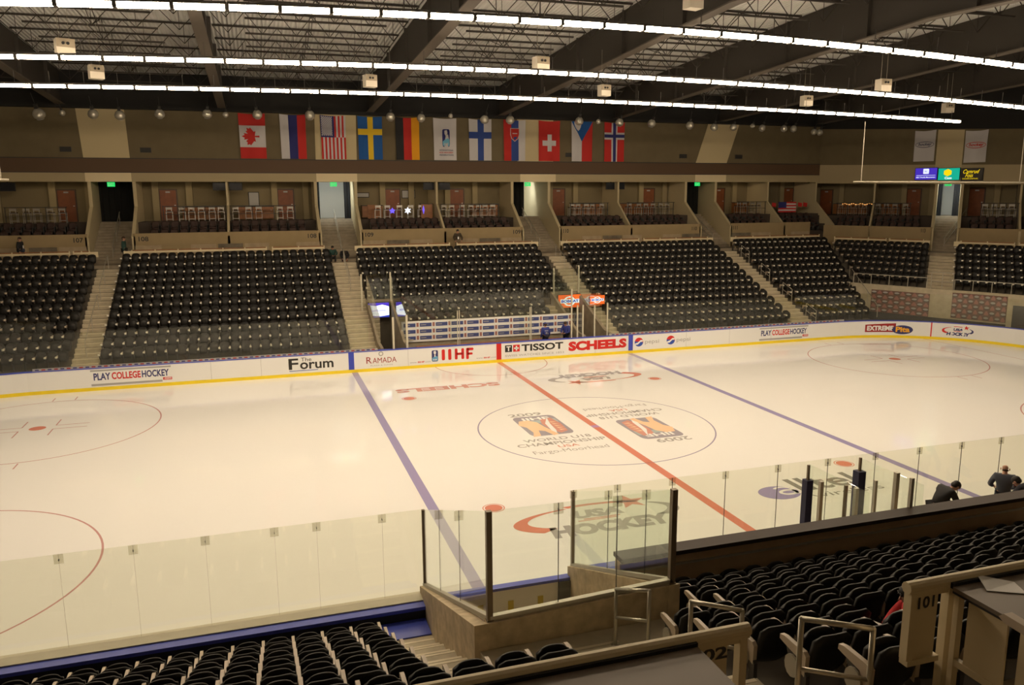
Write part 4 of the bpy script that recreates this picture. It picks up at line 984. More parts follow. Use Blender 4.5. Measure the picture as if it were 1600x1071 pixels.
# ---- hanging white boxes
hb = [(-18.02, 10, 13.96, 'above the farthest light row near the left edge'), (-6.87, 10, 14.02, 'above the farthest light row left of the bright exit'), (4.64, 10, 13.99, 'above the farthest light row over the red line'), (16.51, 10, 13.85, 'above the farthest light row right of the flags'), (26.18, 10, 13.75, 'above the right end of the farthest light row'),
      (-17.6, 2, 13.57, 'just above the middle light row at the left'), (-1.55, 2, 13.75, 'just above the middle light row near the centre'), (14.34, 2, 13.54, 'just above the middle light row at the right'), (1.97, -3, 15.15, 'cut by the top of the picture')]
h0 = None
for x, y, z, l in hb:
    lab = 'white hanging box ' + l
    if h0 is None:
        h0 = thing('hanging_box', lab, 'speaker box')
        m = MB(); m.box(-.36, .36, -.28, .28, -.36, .36); obj('casing', m, 'speaker', h0)
        m = MB(); m.add(*[[(-.36, -.30, .0), (.36, -.30, .0), (.36, -.285, .36), (-.36, -.285, .36), (-.36, -.28, .0), (.36, -.28, .0), (.36, -.28, .36), (-.36, -.28, .36)], [(0, 1, 2, 3), (4, 7, 6, 5), (0, 4, 5, 1), (3, 2, 6, 7), (0, 3, 7, 4), (1, 5, 6, 2)]]); obj('front_panel', m, 'conc', h0)
        for q in (-.1, .08): m = MB(); m.lathe([(.065, 0), (.065, .03), (.03, .03), (.01, .01)], 12, 0, Matrix.Translation((q, -.30, .16)) @ Matrix.Rotation(PI / 2, 4, 'X')); obj('port', m, 'black', h0)
        m = MB(); m.tube((-.2, 0, .36), (-.2, 0, 2.6), .008, 5); m.tube((.2, 0, .36), (.2, 0, 2.6), .008, 5); m.tube((-.25, 0, .40), (.25, 0, .40), .012, 5); obj('hanger', m, 'rope', h0)
        o = h0
    else: o = dup(h0, (0, 0, 0), 0, lab)
    o.location = (x, y, z); o.scale = (.74,) * 3; o.rotation_euler = (0, 0, .15 - x * .012); o['group'] = 'hanging boxes under the roof'

# ---- safety-net bars hanging at the ends
def netbar(pts, x, zt, lab):
    c = Vector(pts[0]); t = thing('net_bar', lab, 'net bar', c)
    m = MB(); m.path([Vector(p) - c for p in pts], .035, 6); obj('bar', m, 'rope', t)
    for q in x: m = MB(); q = Vector(q) - c; m.tube(q, q + Vector((0, 0, zt)), .02, 6); obj('cord', m, 'rope', t)
netbar([(19.25, 9.2, 9.57), (26.6, 5.0, 9.45), (28, 4.2, 9.43)], [(19.6, 9.0, 9.56), (26.4, 5.1, 9.45)], 3.2, 'thin pale bar hanging on cords across the right end')
netbar([(-21.1, 8, 9.6), (-24, 7.5, 9.6)], [(-21.35, 7.96, 9.6)], 6, 'thin pale bar hanging on a cord at the left edge')

# ================================================================ FURNITURE OF THE BOWL
# ---- cross-aisle rails (cream, with a row of small wooden counters behind)
def aisle_rail(fr, x0, x1, lab, y=24.38, z=ZA, h=.80, ends=(1, 1)):
    c = Vector(((x0 + x1) / 2, y, z)); t = thing('aisle_rail', lab, 'rail', fr.p(*c), fr.rot)
    L = (x1 - x0) / 2
    m = MB(); m.box(-L, L, -.03, .03, h - .1, h); obj('top_bar', m, 'rail', t)
    n = max(2, round(2 * L / 1.4))
    for k in range(n + 1):
        x = -L + .03 + (2 * L - .06) * k / n
        m = MB(); m.box(x - .03, x + .03, -.028, .028, 0, h + .09); obj('post', m, 'rail', t)
    m = MB(); m.box(-L + .05, L - .05, .05, .36, h + .02, h + .06); obj('counter', m, 'wood', t, label='narrow wooden counter')
    if ends[0]: m = MB(); m.box(-L - .42, -L, -.04, .02, h - .30, h + .02); obj('end_panel', m, 'rail', t)
    if ends[1]: m = MB(); m.box(L, L + .42, -.04, .02, h - .30, h + .02); obj('end_panel', m, 'rail', t)
aisle_rail(FAR, -27, -22.55, 'cream rail above the leftmost far seats, long piece', ends=(0, 0)); aisle_rail(FAR, -22.4, -21.5, 'short cream rail above the leftmost far seats', ends=(0, 1))
aisle_rail(FAR, -19.3, -11.6, 'cream rail above the seats right of the curtained exit, longer piece', ends=(1, 0)); aisle_rail(FAR, -11.3, -8.1, 'cream rail above the seats left of the bright exit, shorter piece', ends=(0, 0))
aisle_rail(FAR, -5.8, .05, 'cream rail on the left of the standing man in brown', ends=(1, 0)); aisle_rail(FAR, .5, 5.85, 'cream rail on the right of the standing man in brown', ends=(0, 1))
aisle_rail(FAR, 8.35, 13.95, 'cream rail right of the bluish exit, before a narrow gap', ends=(1, 0)); aisle_rail(FAR, 14.3, 19.55, 'cream rail left of the dark exit, after a narrow gap', ends=(0, 1))
aisle_rail(FAR, 21.9, 29.4, 'cream rail above the far corner section', ends=(1, 0))
aisle_rail(END, .95, 4.9, 'cream rail above the dim end seats, left piece', ends=(0, 0)); aisle_rail(END, 5.1, 7.5, 'cream rail above the dim end seats, right piece', ends=(0, 1)); aisle_rail(END, 9.9, 13.2, 'cream rail above the end seats right of the stair', ends=(1, 0)); aisle_rail(END, 13.4, 19, 'cream rail at the far right of the end seats', ends=(0, 0))

# ---- steel guard rails on the edge of the raised end seats
def guard(fr, pts, h, lab, mid=True, n=4, r=.025, name='guard_rail', mt='galv'):
    a, b = Vector(pts[0]), Vector(pts[1]); c = (a + b) / 2
    t = thing(name, lab, 'guard rail', fr.p(*c), fr.rot); a, b = a - c, b - c; H = Vector((0, 0, h))
    m = MB(); m.tube(a + H, b + H, r, 8); obj('top_bar', m, mt, t)
    if mid: m = MB(); m.tube(a + H * .45, b + H * .45, r * .9, 8); obj('middle_bar', m, mt, t)
    for k in range(n):
        p = a.lerp(b, k / (n - 1)); m = MB(); m.tube(p, p + H, r, 8); obj('post', m, mt, t)
ze = ztread(6) + .06
guard(END, [(3.25, YE - .1, ze), (8.05, YE - .1, ze)], .66, 'grey guard rail in front of the dim end seats', n=5, mid=False)
guard(END, [(8.3, YE - .1, ze), (9.62, YE - .1, ze)], 1.06, 'taller grey rail gate at the foot of the end stair', n=3)
guard(END, [(9.7, YE - .1, ze), (15, YE - .1, ze)], .66, 'grey guard rail in front of the end seats right of the stair', n=6, mid=False)
guard(FAR, [(28.2, 19.4, 3.1), (25.6, 13.6, 1.1)], .75, 'sloping grey handrail at the end of the far seats', n=4, mid=False, name='handrail')
# aisle handrails between the far sections
def aisle_hand(x, i0, i1, lab):
    for k, (a, b) in enumerate(((i0, (i0 + i1) // 2), ((i0 + i1) // 2 + 1, i1))):
        guard(FAR, [(x, ytread(a) + .3, ztread(a)), (x, ytread(b) + .3, ztread(b))], .82, '%s, %s piece' % (lab, ('lower', 'upper')[k]), n=3, mid=False, r=.02, name='handrail')
aisle_hand(-20.5, 1, 11, 'thin grey handrail down the stair below the curtained exit'); aisle_hand(-7.0, 7, 11, 'thin grey handrail down the stair below the bright exit'); aisle_hand(7.35, 6, 11, 'thin grey handrail down the stair below the bluish exit')
for k, i in enumerate((9, 6, 3, 0)):
    guard(FAR, [(21.35, ytread(i) + .9, ztread(i + 1)), (21.35, ytread(i) - .1, ztread(i))], .85, 'short grey handrail at the stair below the dark exit, %s from the top' % nth(k + 1), n=2, r=.02, name='handrail')

# ---- tunnel guards, screen and orange sign with a copy as its reflection, far side
def post(name, x, y, z0, z1, w, mt, lab, cat='post'):
    m = MB(); m.box(-w, w, -w, w, 0, z1 - z0); m.box(-w * 1.2, w * 1.2, -w * 1.2, w * 1.2, 0, .03)
    o = obj(name, m, mt); o.location = (x, y, z0); return tag(o, lab, cat)
M['alu'] = mat('post_aluminium', (.60, .56, .44), .45, metal=.2)
def tguard(x, lab, z0=3.05, z1=4.5):
    pane('tunnel_glass', ((x, 13.6), (x, 18.4)), (1.18, z0), (2.8, z1), .014, 'sloping glass guard along the %s' % lab, 'glass_g')
tguard(-6.3, 'left wall of the screen tunnel'); tguard(-4.92, 'right wall of the screen tunnel'); tguard(5.08, 'left wall of the orange sign tunnel'); tguard(6.78, 'right wall of the orange sign tunnel')
pane('tunnel_glass', ((-6.3, 18.42), (-4.95, 18.42)), (3.05, 3.05), (4.5, 4.5), .014, 'glass guard across the head of the screen tunnel', 'glass_g')
pane('tunnel_glass', ((5.1, 18.42), (6.75, 18.42)), (3.05, 3.05), (4.45, 4.45), .014, 'glass guard across the head of the orange sign tunnel', 'glass_g')
for x, z, l in ((-6.62, 4.55, 'left head of the screen tunnel'), (-4.95, 4.62, 'right head of the screen tunnel'), (5.14, 4.52, 'left head of the orange sign tunnel'), (6.8, 4.55, 'right head of the orange sign tunnel')):
    post('glass_post', x, 18.3, 0, z, .045, 'alu', 'tall pale metal post at the %s' % l)
post('glass_post', -5.7, 13.1, 0, 2.75, .05, 'alu', 'thick pale post in the middle of the screen tunnel mouth'); post('glass_post', -4.98, 13.15, 0, 2.83, .05, 'alu', 'pale post at the left end of the far bench')
for x, z, l in ((4.27, 3.83, 'tall thin pale post left of the orange sign'), (4.62, 2.89, 'pale post at the right end of the far bench'), (4.95, 2.9, 'second pale post beside the right end of the bench'), (5.66, 2.86, 'pale post in the middle of the orange sign tunnel'), (6.44, 2.95, 'pale post at the right of the orange sign tunnel')):
    post('glass_post', x, 13.15, 0, z, .035, 'alu', l)
for x, l in ((-2.24, 'left'), (1.84, 'right')):
    pane('bench_partition', ((x, 13.2), (x, 15.2)), (1.1, 1.1), (2.9, 2.9), .014, 'glass partition with twin posts across the far bench, on the %s' % l, 'glass')
    post('glass_post', x, 13.2, 1.09, 2.92, .02, 'alu', 'thin front post of the %s bench partition' % l); post('glass_post', x + .18, 13.5, .4, 2.9, .02, 'alu', 'thin rear post of the %s bench partition' % l)
k = 0
x = -4.85
while x < 4.6:
    k += 1; pane('shield_glass', ((x, 15.32), (min(5.0, x + 1.22), 15.32)), (2.15, 2.15), (3.56, 3.56), .014, 'clear glass panel above the far bench wall, %s from the left' % nth(k), clips=(0,)); x += 1.24
t = thing('screen', 'bright screen with blue waves over the tunnel left of the bench', 'screen', (-5.72, 17.95, 2.48))
m = MB(); m.box(-.62, .62, 0, .12, -.46, .46); obj('casing', m, 'black', t)
m = MB(); m.box(-.59, .59, -.012, 0, -.42, .42, 0)
m.poly([(-.59, -.016, .42), (.59, -.016, .42), (.59, -.016, .2), (.2, -.016, .32), (-.2, -.016, .24), (-.59, -.016, .34)], 2); m.poly([(-.59, -.016, -.42), (.59, -.016, -.42), (.59, -.016, -.3), (.1, -.016, -.36), (-.59, -.016, -.3)], 1)
text(m, 'welcome', -.45, .4, -.08, .06, lambda u, v: (u, -.018, v), 2); obj('picture', m, ['sc_white', 'sc_dblue', 'sc_blue'], t)
def osign(loc, rz, w, h, lab, body):
    t = thing('orange_sign', lab, 'sign', loc, rz)
    m = MB(); m.box(-w, w, 0, .1, -h, h); obj('box', m, 'black', t)
    m = MB(); m.box(-w + .02, w - .02, -.012, 0, -h + .02, h - .02, 0); m.poly([(q[0], -.015, q[1]) for q in ellipse(.0, 0, w * .5, h * .72)], 1); m.poly([(q[0], -.017, q[1]) for q in ellipse(.0, 0, w * .38, h * .55)], 0)
    rect(m, -w * .78, w * .85, -h * .28, h * .3, lambda u, v: (u, -.019, v), 1); text(m, body, -w * .72, w * .8, -h * .2, h * .22, lambda u, v: (u, -.022, v), 2, .05); obj('face', m, ['sc_orange', 'sc_pale', 'sc_dblue'], t)
osign((6.05, 17.95, 2.48), 0, .76, .42, 'orange lit sign with blue lettering over the tunnel right of the bench', 'BOBCAT')
osign((7.42, 16.8, 2.64), 0, .5, .29, 'dimmer orange copy imitating the reflection of the orange sign in the glass', 'BOBCAT')  # added copy imitating the sign's reflection in the tunnel glass
# ---- advert wall of the far bench
BW = thing('bench_backboard', 'white board with three rows of blue sponsor plates behind the far bench', 'advert board', (.1, 15.2, 1.0))
m = MB(); m.box(-5.0, 4.95, -.03, .04, 0, 1.15); obj('board', m, 'board', BW)
for r in range(3):
    m = MB()
    for k in range(11):
        x = -4.9 + k * .9
        m.box(x, x + .66, -.04, -.03, .12 + r * .36, .32 + r * .36, 0); m.box(x + .05, x + .35, -.044, -.04, .20 + r * .36, .24 + r * .36, 2); m.box(x + .72, x + .84, -.04, -.03, .12 + r * .36, .34 + r * .36, 1)
    obj('advert', m, ['p_navy2', 'banner_pink', 'p_grey'] if 'p_navy2' in M else [M.setdefault('p_navy2', mat('print_navy2', (.06, .08, .24), .5)), 'banner_pink', 'p_grey'], BW, label='row of blue plates')
def bench(x0, x1, y, z, lab):
    t = thing('player_bench', lab, 'bench', ((x0 + x1) / 2, y, z)); L = (x1 - x0) / 2
    m = MB(); m.box(-L, L, -.17, .17, .42, .47); obj('seat', m, 'wood', t)
    for q in (-L + .2, 0, L - .2): m = MB(); m.box(q - .04, q + .04, -.14, .14, 0, .42); obj('leg', m, 'galv', t)
m = MB(); m.box(-4.85, 5.0, 13.12, 15.25, -.02, .35); struct('floor', m, 'dark')
m = MB(); m.box(-6.1, 12, -15.08, -13.1, -.02, .75); struct('floor', m, 'dark')
bench(-4.2, 4.2, 14.75, .35, 'long wooden player bench before the sponsor board')

# ---- near tunnel glass
NT = [(-9.36, -13.0, 1.2, 2.81), (-9.2, -17.15, 2.68, 4.38), (-6.2, -17.15, 2.8, 4.35), (-6.2, -13.0, 1.14, 2.81)]
def lerp2(a, b, t): return tuple(p + (q - p) * t for p, q in zip(a, b))
def tun(a, b, cuts, lab, clip=True):
    for k, (t0, t1) in enumerate(zip(cuts, cuts[1:])):
        p, q = lerp2(a, b, t0), lerp2(a, b, t1 - .002)
        pane('tunnel_glass', (p[:2], q[:2]), (p[2] + .06, q[2] + .06), (p[3], q[3]), .016, 'greenish glass panel on the %s of the near tunnel, %s from its start' % (lab, nth(k + 1)), 'glass_g', clips=(0,) if k else (), mull='dark')
tun(NT[0], NT[1], (0, .3, .62, 1), 'left wall'); tun(NT[1], NT[2], (0, .36, .68, 1), 'back wall'); tun(NT[3], NT[2], (0, .42, .78, 1), 'right wall')
for a, b, l in ((NT[0], NT[1], 'left'), (NT[1], NT[2], 'back'), (NT[3], NT[2], 'right')):
    m = MB(); A, B = Vector((a[0], a[1], a[2])), Vector((b[0], b[1], b[2])); c = (A + B) / 2
    m.bar(A - c + Vector((0, 0, .03)), B - c + Vector((0, 0, .03)), .09, .07)
    o = obj('glass_channel', m, 'galv'); o.location = c; tag(o, 'metal channel holding the glass on the %s wall of the near tunnel' % l, 'glass channel')
for (x, y, z0, z1), w, l, mt in ((NT[0], .03, 'thin dark post at the ice end of the left tunnel wall', 'post_dark'), (NT[1], .042, 'thick bronze corner post of the near tunnel, between left and back glass', 'post_dark'), (NT[2], .045, 'thick bronze corner post of the near tunnel, between back and right glass', 'post_dark'), (NT[3], .035, 'pale metal post at the ice end of the right tunnel wall', 'galv')):
    post('glass_post', x, y, z0 - .02, z1, w, mt, l)
# ---- partitions of the near player bench
for x, y0, y1, z, l in ((-.45, -13.1, -15.0, 2.8, 'left'), (.95, -13.1, -15.0, 2.8, 'right')):
    pane('bench_partition', ((x, y0), (x, y1)), (1.1, 1.1), (z, z), .016, 'greenish glass partition on the %s between the near benches' % l, 'glass_g')
for x, y, z0, z1, w, mt, l in ((-.5, -13.15, .75, 2.45, .085, 'pad', 'thick navy padded post, left of two near the bench'), (.93, -13.15, .75, 2.5, .1, 'pad', 'thick navy padded post, right of two near the bench'), (-.5, -13.15, 2.45, 2.8, .025, 'post_dark', 'thin rod on top of the left padded post'), (.93, -13.15, 2.5, 2.82, .025, 'post_dark', 'thin rod on top of the right padded post'),
                               (-.75, -13.9, .75, 2.7, .04, 'galv', 'pale metal post just right of the left padded post'), (-.26, -14.1, .75, 2.62, .03, 'post_dark', 'dark thin post left of the right padded post'), (-.16, -14.3, .75, 2.62, .04, 'galv', 'pale post touching the right padded post'),
                               (.72, -13.9, .75, 2.55, .03, 'galv', 'short metal post right of the right padded post'), (.75, -14.45, .75, 2.92, .045, 'galv', 'tall metal post, second from the right of the bench partitions'), (.62, -15.0, .75, 3.0, .035, 'galv', 'tall metal post, rightmost of the bench partitions')):
    post('bench_post', x, y, z0, z1, w, mt, l)
bench(-5.6, -.9, -14.6, .75, 'wooden bench in the near player box')

# ---- near stair handrails
def hoop(a, b, h, lab):
    a, b = Vector(a), Vector(b); c = (a + b) / 2
    t = thing('stair_rail', lab, 'handrail', c); A, B = a - c, b - c; H = Vector((0, 0, h))
    m = MB(); m.tube(A + H, B + H, .026, 10); m.ball(A + H, .026, 8); m.ball(B + H, .026, 8); obj('top_bar', m, 'steel2', t, True)
    m = MB(); m.tube(A + H * .5, B + H * .5, .022, 10); obj('middle_bar', m, 'steel2', t, True)
    for p in (A, B): m = MB(); m.tube(p - Vector((0, 0, .15)), p + H, .026, 10); m.tube(p - Vector((0, 0, .02)), p + Vector((0, 0, .01)), .06, 10); obj('post', m, 'steel2', t, True)
M['steel2'] = mat('satin_steel', (.50, .46, .38), .32, metal=.7)
hoop((-7.42, -17.7, 2.25), (-7.3, -18.5, 2.6), .9, 'grey tubular stair rail nearest the tunnel glass')
hoop((-7.69, -20.23, 3.36), (-7.26, -20.59, 3.36), .94, 'grey tubular stair rail behind the end of the left counter')
hoop((-7.70, -22.11, 4.12), (-7.22, -22.45, 4.12), .98, 'grey tubular stair rail beside the right counter')

# ---- near cross-aisle counters with section numbers
def counter(x0, x1, RZ, lab, num, end, px0, px1, tx0, tx1, tz0, tz1, zb, post):
    t = thing('press_counter', lab, 'counter', ((x0 + x1) / 2, -22.75, ZN)); c = (x0 + x1) / 2; h = RZ - ZN; q = lambda x: x - c; Z = lambda z: z - ZN
    m = MB(); m.box(q(x0), q(x1), -.045, .045, h - .07, h); m.tube((q(x0) - .012, 0, h - .02), (q(x1) + .012, 0, h - .02), .052, 12); m.box(q(x0) + .015, q(x1) - .015, -.03, .03, h - .11, h - .068); obj('top_bar', m, 'rail', t)
    m = MB(); m.box(q(post) - .03, q(post) + .035, -.04, .04, 0 if end > 0 else Z(zb) + .051, h - .075); obj('post', m, 'rail', t)
    m = MB(); m.box(q(px0), q(px1), -.02, .02, Z(zb) + .05, h - .112); m.box(q(px0) - (.05 if end < 0 else 0), q(px1) + .04, -.045, .045, Z(zb), Z(zb) + .05)
    text(m, num, q(tx0), q(tx1), Z(tz0), Z(tz1), lambda u, v: (u, -.0245, v), 1, .03)
    obj('number_panel', m, ['rail', 'p_black'], t, label='cream panel with number %s' % num)
    m = MB(); e = px1 + .13 if end < 0 else px0 - .075; m.box(q(e) - .035, q(e) + .035, -.04, .04, 0, h - .075); obj('post', m, 'rail', t)
    d0, d1 = (px1 + .09, x1) if end < 0 else (x0, -9.19)
    m = MB(); m.box(q(d0), q(d1), -1.1, -.075, h - .075, h - .04); obj('desk_top', m, 'desk', t)
    m = MB(); m.box(q(d0), q(d1), -1.1, -.075, h - .095, h - .076); m.box(q(d0), q(d1), -.075, -.05, h - .06, h - .01); obj('edge_band', m, 'black', t)
    if end < 0:
        m = MB(); f = q(d0); m.box(f + .01, f + .06, -.70, -.10, Z(zb) + .0, Z(zb) + .06); m.box(f + .005, f + .065, -.78, -.70, 0, h - .1); m.box(f + .02, f + .04, -.58, -.22, Z(zb) + .061, h - .1); m.box(f + .005, f + .065, -.14, -.09, 0, h - .1); obj('side_panel', m, 'rail', t)
    return t
counter(-13.6, -8.72, 5.56, 'cream railed counter with grey desk top left of the near stair', '102', 1, -9.32, -8.9, -9.19, -8.9, 5.345, 5.45, 4.75, -8.77)
counter(-7.19, -2.5, 5.65, 'cream railed counter with grey desk top right of the near stair', '101', -1, -7.12, -6.88, -7.09, -6.92, 5.43, 5.54, 4.93, -7.15)
m = MB(); m.add([(-.14, -.1, 0), (.16, -.1, 0), (.14, .1, 0), (-.14, .12, .03), (-.14, -.1, .003), (.16, -.1, .003), (.14, .1, .004), (-.14, .12, .034)], [(0, 3, 2, 1), (4, 5, 6, 7), (0, 1, 5, 4), (1, 2, 6, 5), (2, 3, 7, 6), (3, 0, 4, 7)])
o = obj('paper_sheet', m, 'paper'); o.location = (-6.42, -22.95, 5.615); o.rotation_euler = (0, 0, -.5); tag(o, 'white sheet of paper on the desk of the right counter', 'paper')
m = MB()
for k, pts in enumerate((((-7.0, -23.0), (-6.7, -23.5), (-6.2, -23.7), (-5.6, -24.0)), ((-7.05, -23.1), (-6.8, -23.4), (-6.4, -23.9), (-5.9, -24.4)))): m.path([(x, y, ZN + .015) for x, y in pts], .018, 6)
o = obj('floor_cable', m, 'black'); tag(o, 'black cables lying on the floor under the right counter', 'cable')
# office chair whose arm and leg enter at the right edge
t = thing('desk_chair', 'tall dark chair with a pale armrest at the desk by the right edge', 'chair', (-6.62, -23.85, ZN))
m = MB(); m.box(-.24, .24, -.22, .25, .80, .87); obj('seat', m, 'black', t)
m = MB(); m.box(-.24, .24, -.27, -.22, .9, 1.35); obj('backrest', m, 'black', t)
for s in (-1, 1):
    m = MB(); m.prism([(-.2, 1.16), (.42, 1.19), (.47, 1.22), (.43, 1.26), (-.2, 1.23)], lambda p, q: (q, p[0], p[1]), s * .28 - .04, s * .28 + .04); obj('armrest', m, 'arm', t)
    m = MB(); m.tube((s * .28, .24, 0), (s * .28, .12, 1.17), .02, 8); m.tube((s * .28, -.26, 0), (s * .28, -.12, 1.17), .02, 8); m.tube((s * .28, -.2, .4), (s * .28, .2, .4), .015, 6); obj('leg', m, 'dark', t)

# small lit things in the suites
def starshape(x, z, lab, n, r, mt):
    m = MB(); m.prism(star(0, 0, r, .5, n=n), lambda p, q: (p[0], q, p[1]), -.02, .02); o = obj('snowflake_light', m, mt); o.location = (x, 28.3, z); tag(o, lab, 'light')
starshape(-3.08, 7.95, 'small violet lit star in the suite left of the standing man', 5, .22, 'sc_violet'); starshape(-2.0, 7.95, 'white lit snowflake beside the violet star', 6, .26, 'sc_white')
m = MB(); m.prism([(0, -.3), (.07, 0), (0, .3), (-.07, 0)], lambda p, q: (p[0], q, p[1]), -.02, .02); o = obj('icicle_light', m, 'sc_violet'); o.location = (-.88, 28.3, 8.0); tag(o, 'thin violet lit icicle right of the white snowflake', 'light')
for k, x in enumerate((-4.0, -3.35, -2.5, -1.7, -.95)): stool_thing((x, 28.95, ZSU), 0, 'bar stool behind the lit snowflakes, %s from the left' % nth(k + 1), 'bar stools in the suites')
t = thing('wood_cabinet', 'orange brown wooden cabinet behind the lit snowflakes', 'cabinet', (-4.2, 30.3, ZSU))
m = MB(); m.box(-.35, .35, -.25, .25, 0, .95); obj('body', m, 'wood', t)
t = thing('wood_cabinet', 'orange brown wooden bar right of the violet icicle', 'cabinet', (-.55, 29.0, ZSU))
m = MB(); m.box(-.4, .4, -.25, .25, 0, .98); obj('body', m, 'wood', t); m = MB(); m.box(-.45, .45, -.3, .3, .98, 1.02); obj('worktop', m, 'dark', t)
def picture(x, z, w, h, y, lab, c='p_grey'):
    t = thing('wall_picture', lab, 'picture', (x, y, z)); m = MB(); m.box(-w, w, -.02, .02, -h, h); obj('frame', m, 'dark', t); m = MB(); m.box(-w + .05, w - .05, -.026, -.02, -h + .05, h - .05); obj('print', m, c, t)
picture(-1.4, 9.1, .5, .3, YB - .03, 'dark framed picture right of the door in the snowflake suite'); picture(-4.75, 9.05, .5, .18, YB - .03, 'long dark framed poster left of the snowflake suite door'); picture(-12.2, 8.8, .36, .5, YB - .03, 'tall framed poster on the back wall left of the bright exit')
t = thing('striped_flag', 'striped flag with a blue corner hung on the rail of the right-hand suite', 'flag', (29.2, 28.3, 7.92)); m = MB()
for k in range(7): m.box(-.85, .85, -.02, .0, -.42 + k * .12, -.30 + k * .12, k % 2)
m.box(-.85, -.1, -.03, -.02, -.06, .42, 2); obj('cloth', m, ['f_red', 'f_white', 'f_navy'], t)
for k, dx in enumerate((-1.3, 1.2, 1.7)):
    m = MB(); m.add([(-.2, 0, -.12), (.22, .02, -.18), (.25, .0, .14), (-.18, -.03, .2)], [(0, 1, 2, 3)]); m.tube((-.2, 0, -.4), (-.18, -.03, .25), .01, 5, 1)
    o = obj('hand_flag', m, ['f_red', 'wood']); o.location = (29.2 + dx, 28.3, 8.1); tag(o, 'small red hand flag beside the striped flag, %s from the left' % nth(k + 1), 'flag', 'hand flags')
m = MB()
for k in range(14): m.ball((k * .18, .03 * math.sin(k * 2.0), .05 * math.sin(k * 1.7)), .035, 6)
m.path([(k * .18, .03 * math.sin(k * 2.0), .05 * math.sin(k * 1.7)) for k in range(14)], .006, 4)
o = obj('light_string', m, 'sc_warm'); o.location = END.p(.9, 28.55, 8.3); o.rotation_euler = (0, 0, TH); tag(o, 'string of warm glowing bulbs along the end suite rail', 'light string')

# ================================================================ PEOPLE
def grow(V, E, root, sub=1):
    names = list(V); me = bpy.data.meshes.new('grow')
    me.from_pydata([V[n][0] for n in names], [(names.index(a), names.index(b)) for a, b in E], [])
    o = bpy.data.objects.new('grow', me); COL.objects.link(o)
    sk = o.modifiers.new('s', 'SKIN'); sk.use_smooth_shade = True
    ss = o.modifiers.new('u', 'SUBSURF'); ss.levels = sub; ss.render_levels = sub
    for n, d in zip(names, me.skin_vertices[0].data):
        r = V[n][1]; d.radius = r if hasattr(r, '__len__') else (r, r); d.use_root = n == root
    dg = bpy.context.evaluated_depsgraph_get(); ev = bpy.data.meshes.new_from_object(o.evaluated_get(dg))
    vs = [tuple(p.co) for p in ev.vertices]; fs = [tuple(p.vertices) for p in ev.polygons]
    bpy.data.objects.remove(o); bpy.data.meshes.remove(me); bpy.data.meshes.remove(ev)
    return vs, fs
STAND = dict(pelvis=(0, 0, .95), waist=(0, .0, 1.10), chest=(0, 0, 1.30), neck=(0, 0, 1.48), head=(0, .02, 1.60), crown=(0, .02, 1.70),
             sl=(-.19, 0, 1.40), el=(-.25, -.03, 1.12), wl=(-.24, .08, .88), sr=(.19, 0, 1.40), er=(.25, -.03, 1.12), wr=(.24, .08, .88),
             hl=(-.10, 0, .92), kl=(-.11, .03, .50), al=(-.11, -.02, .08), tl=(-.12, .14, .04), hr=(.10, 0, .92), kr=(.11, .03, .50), ar=(.11, -.02, .08), tr=(.12, .14, .04))
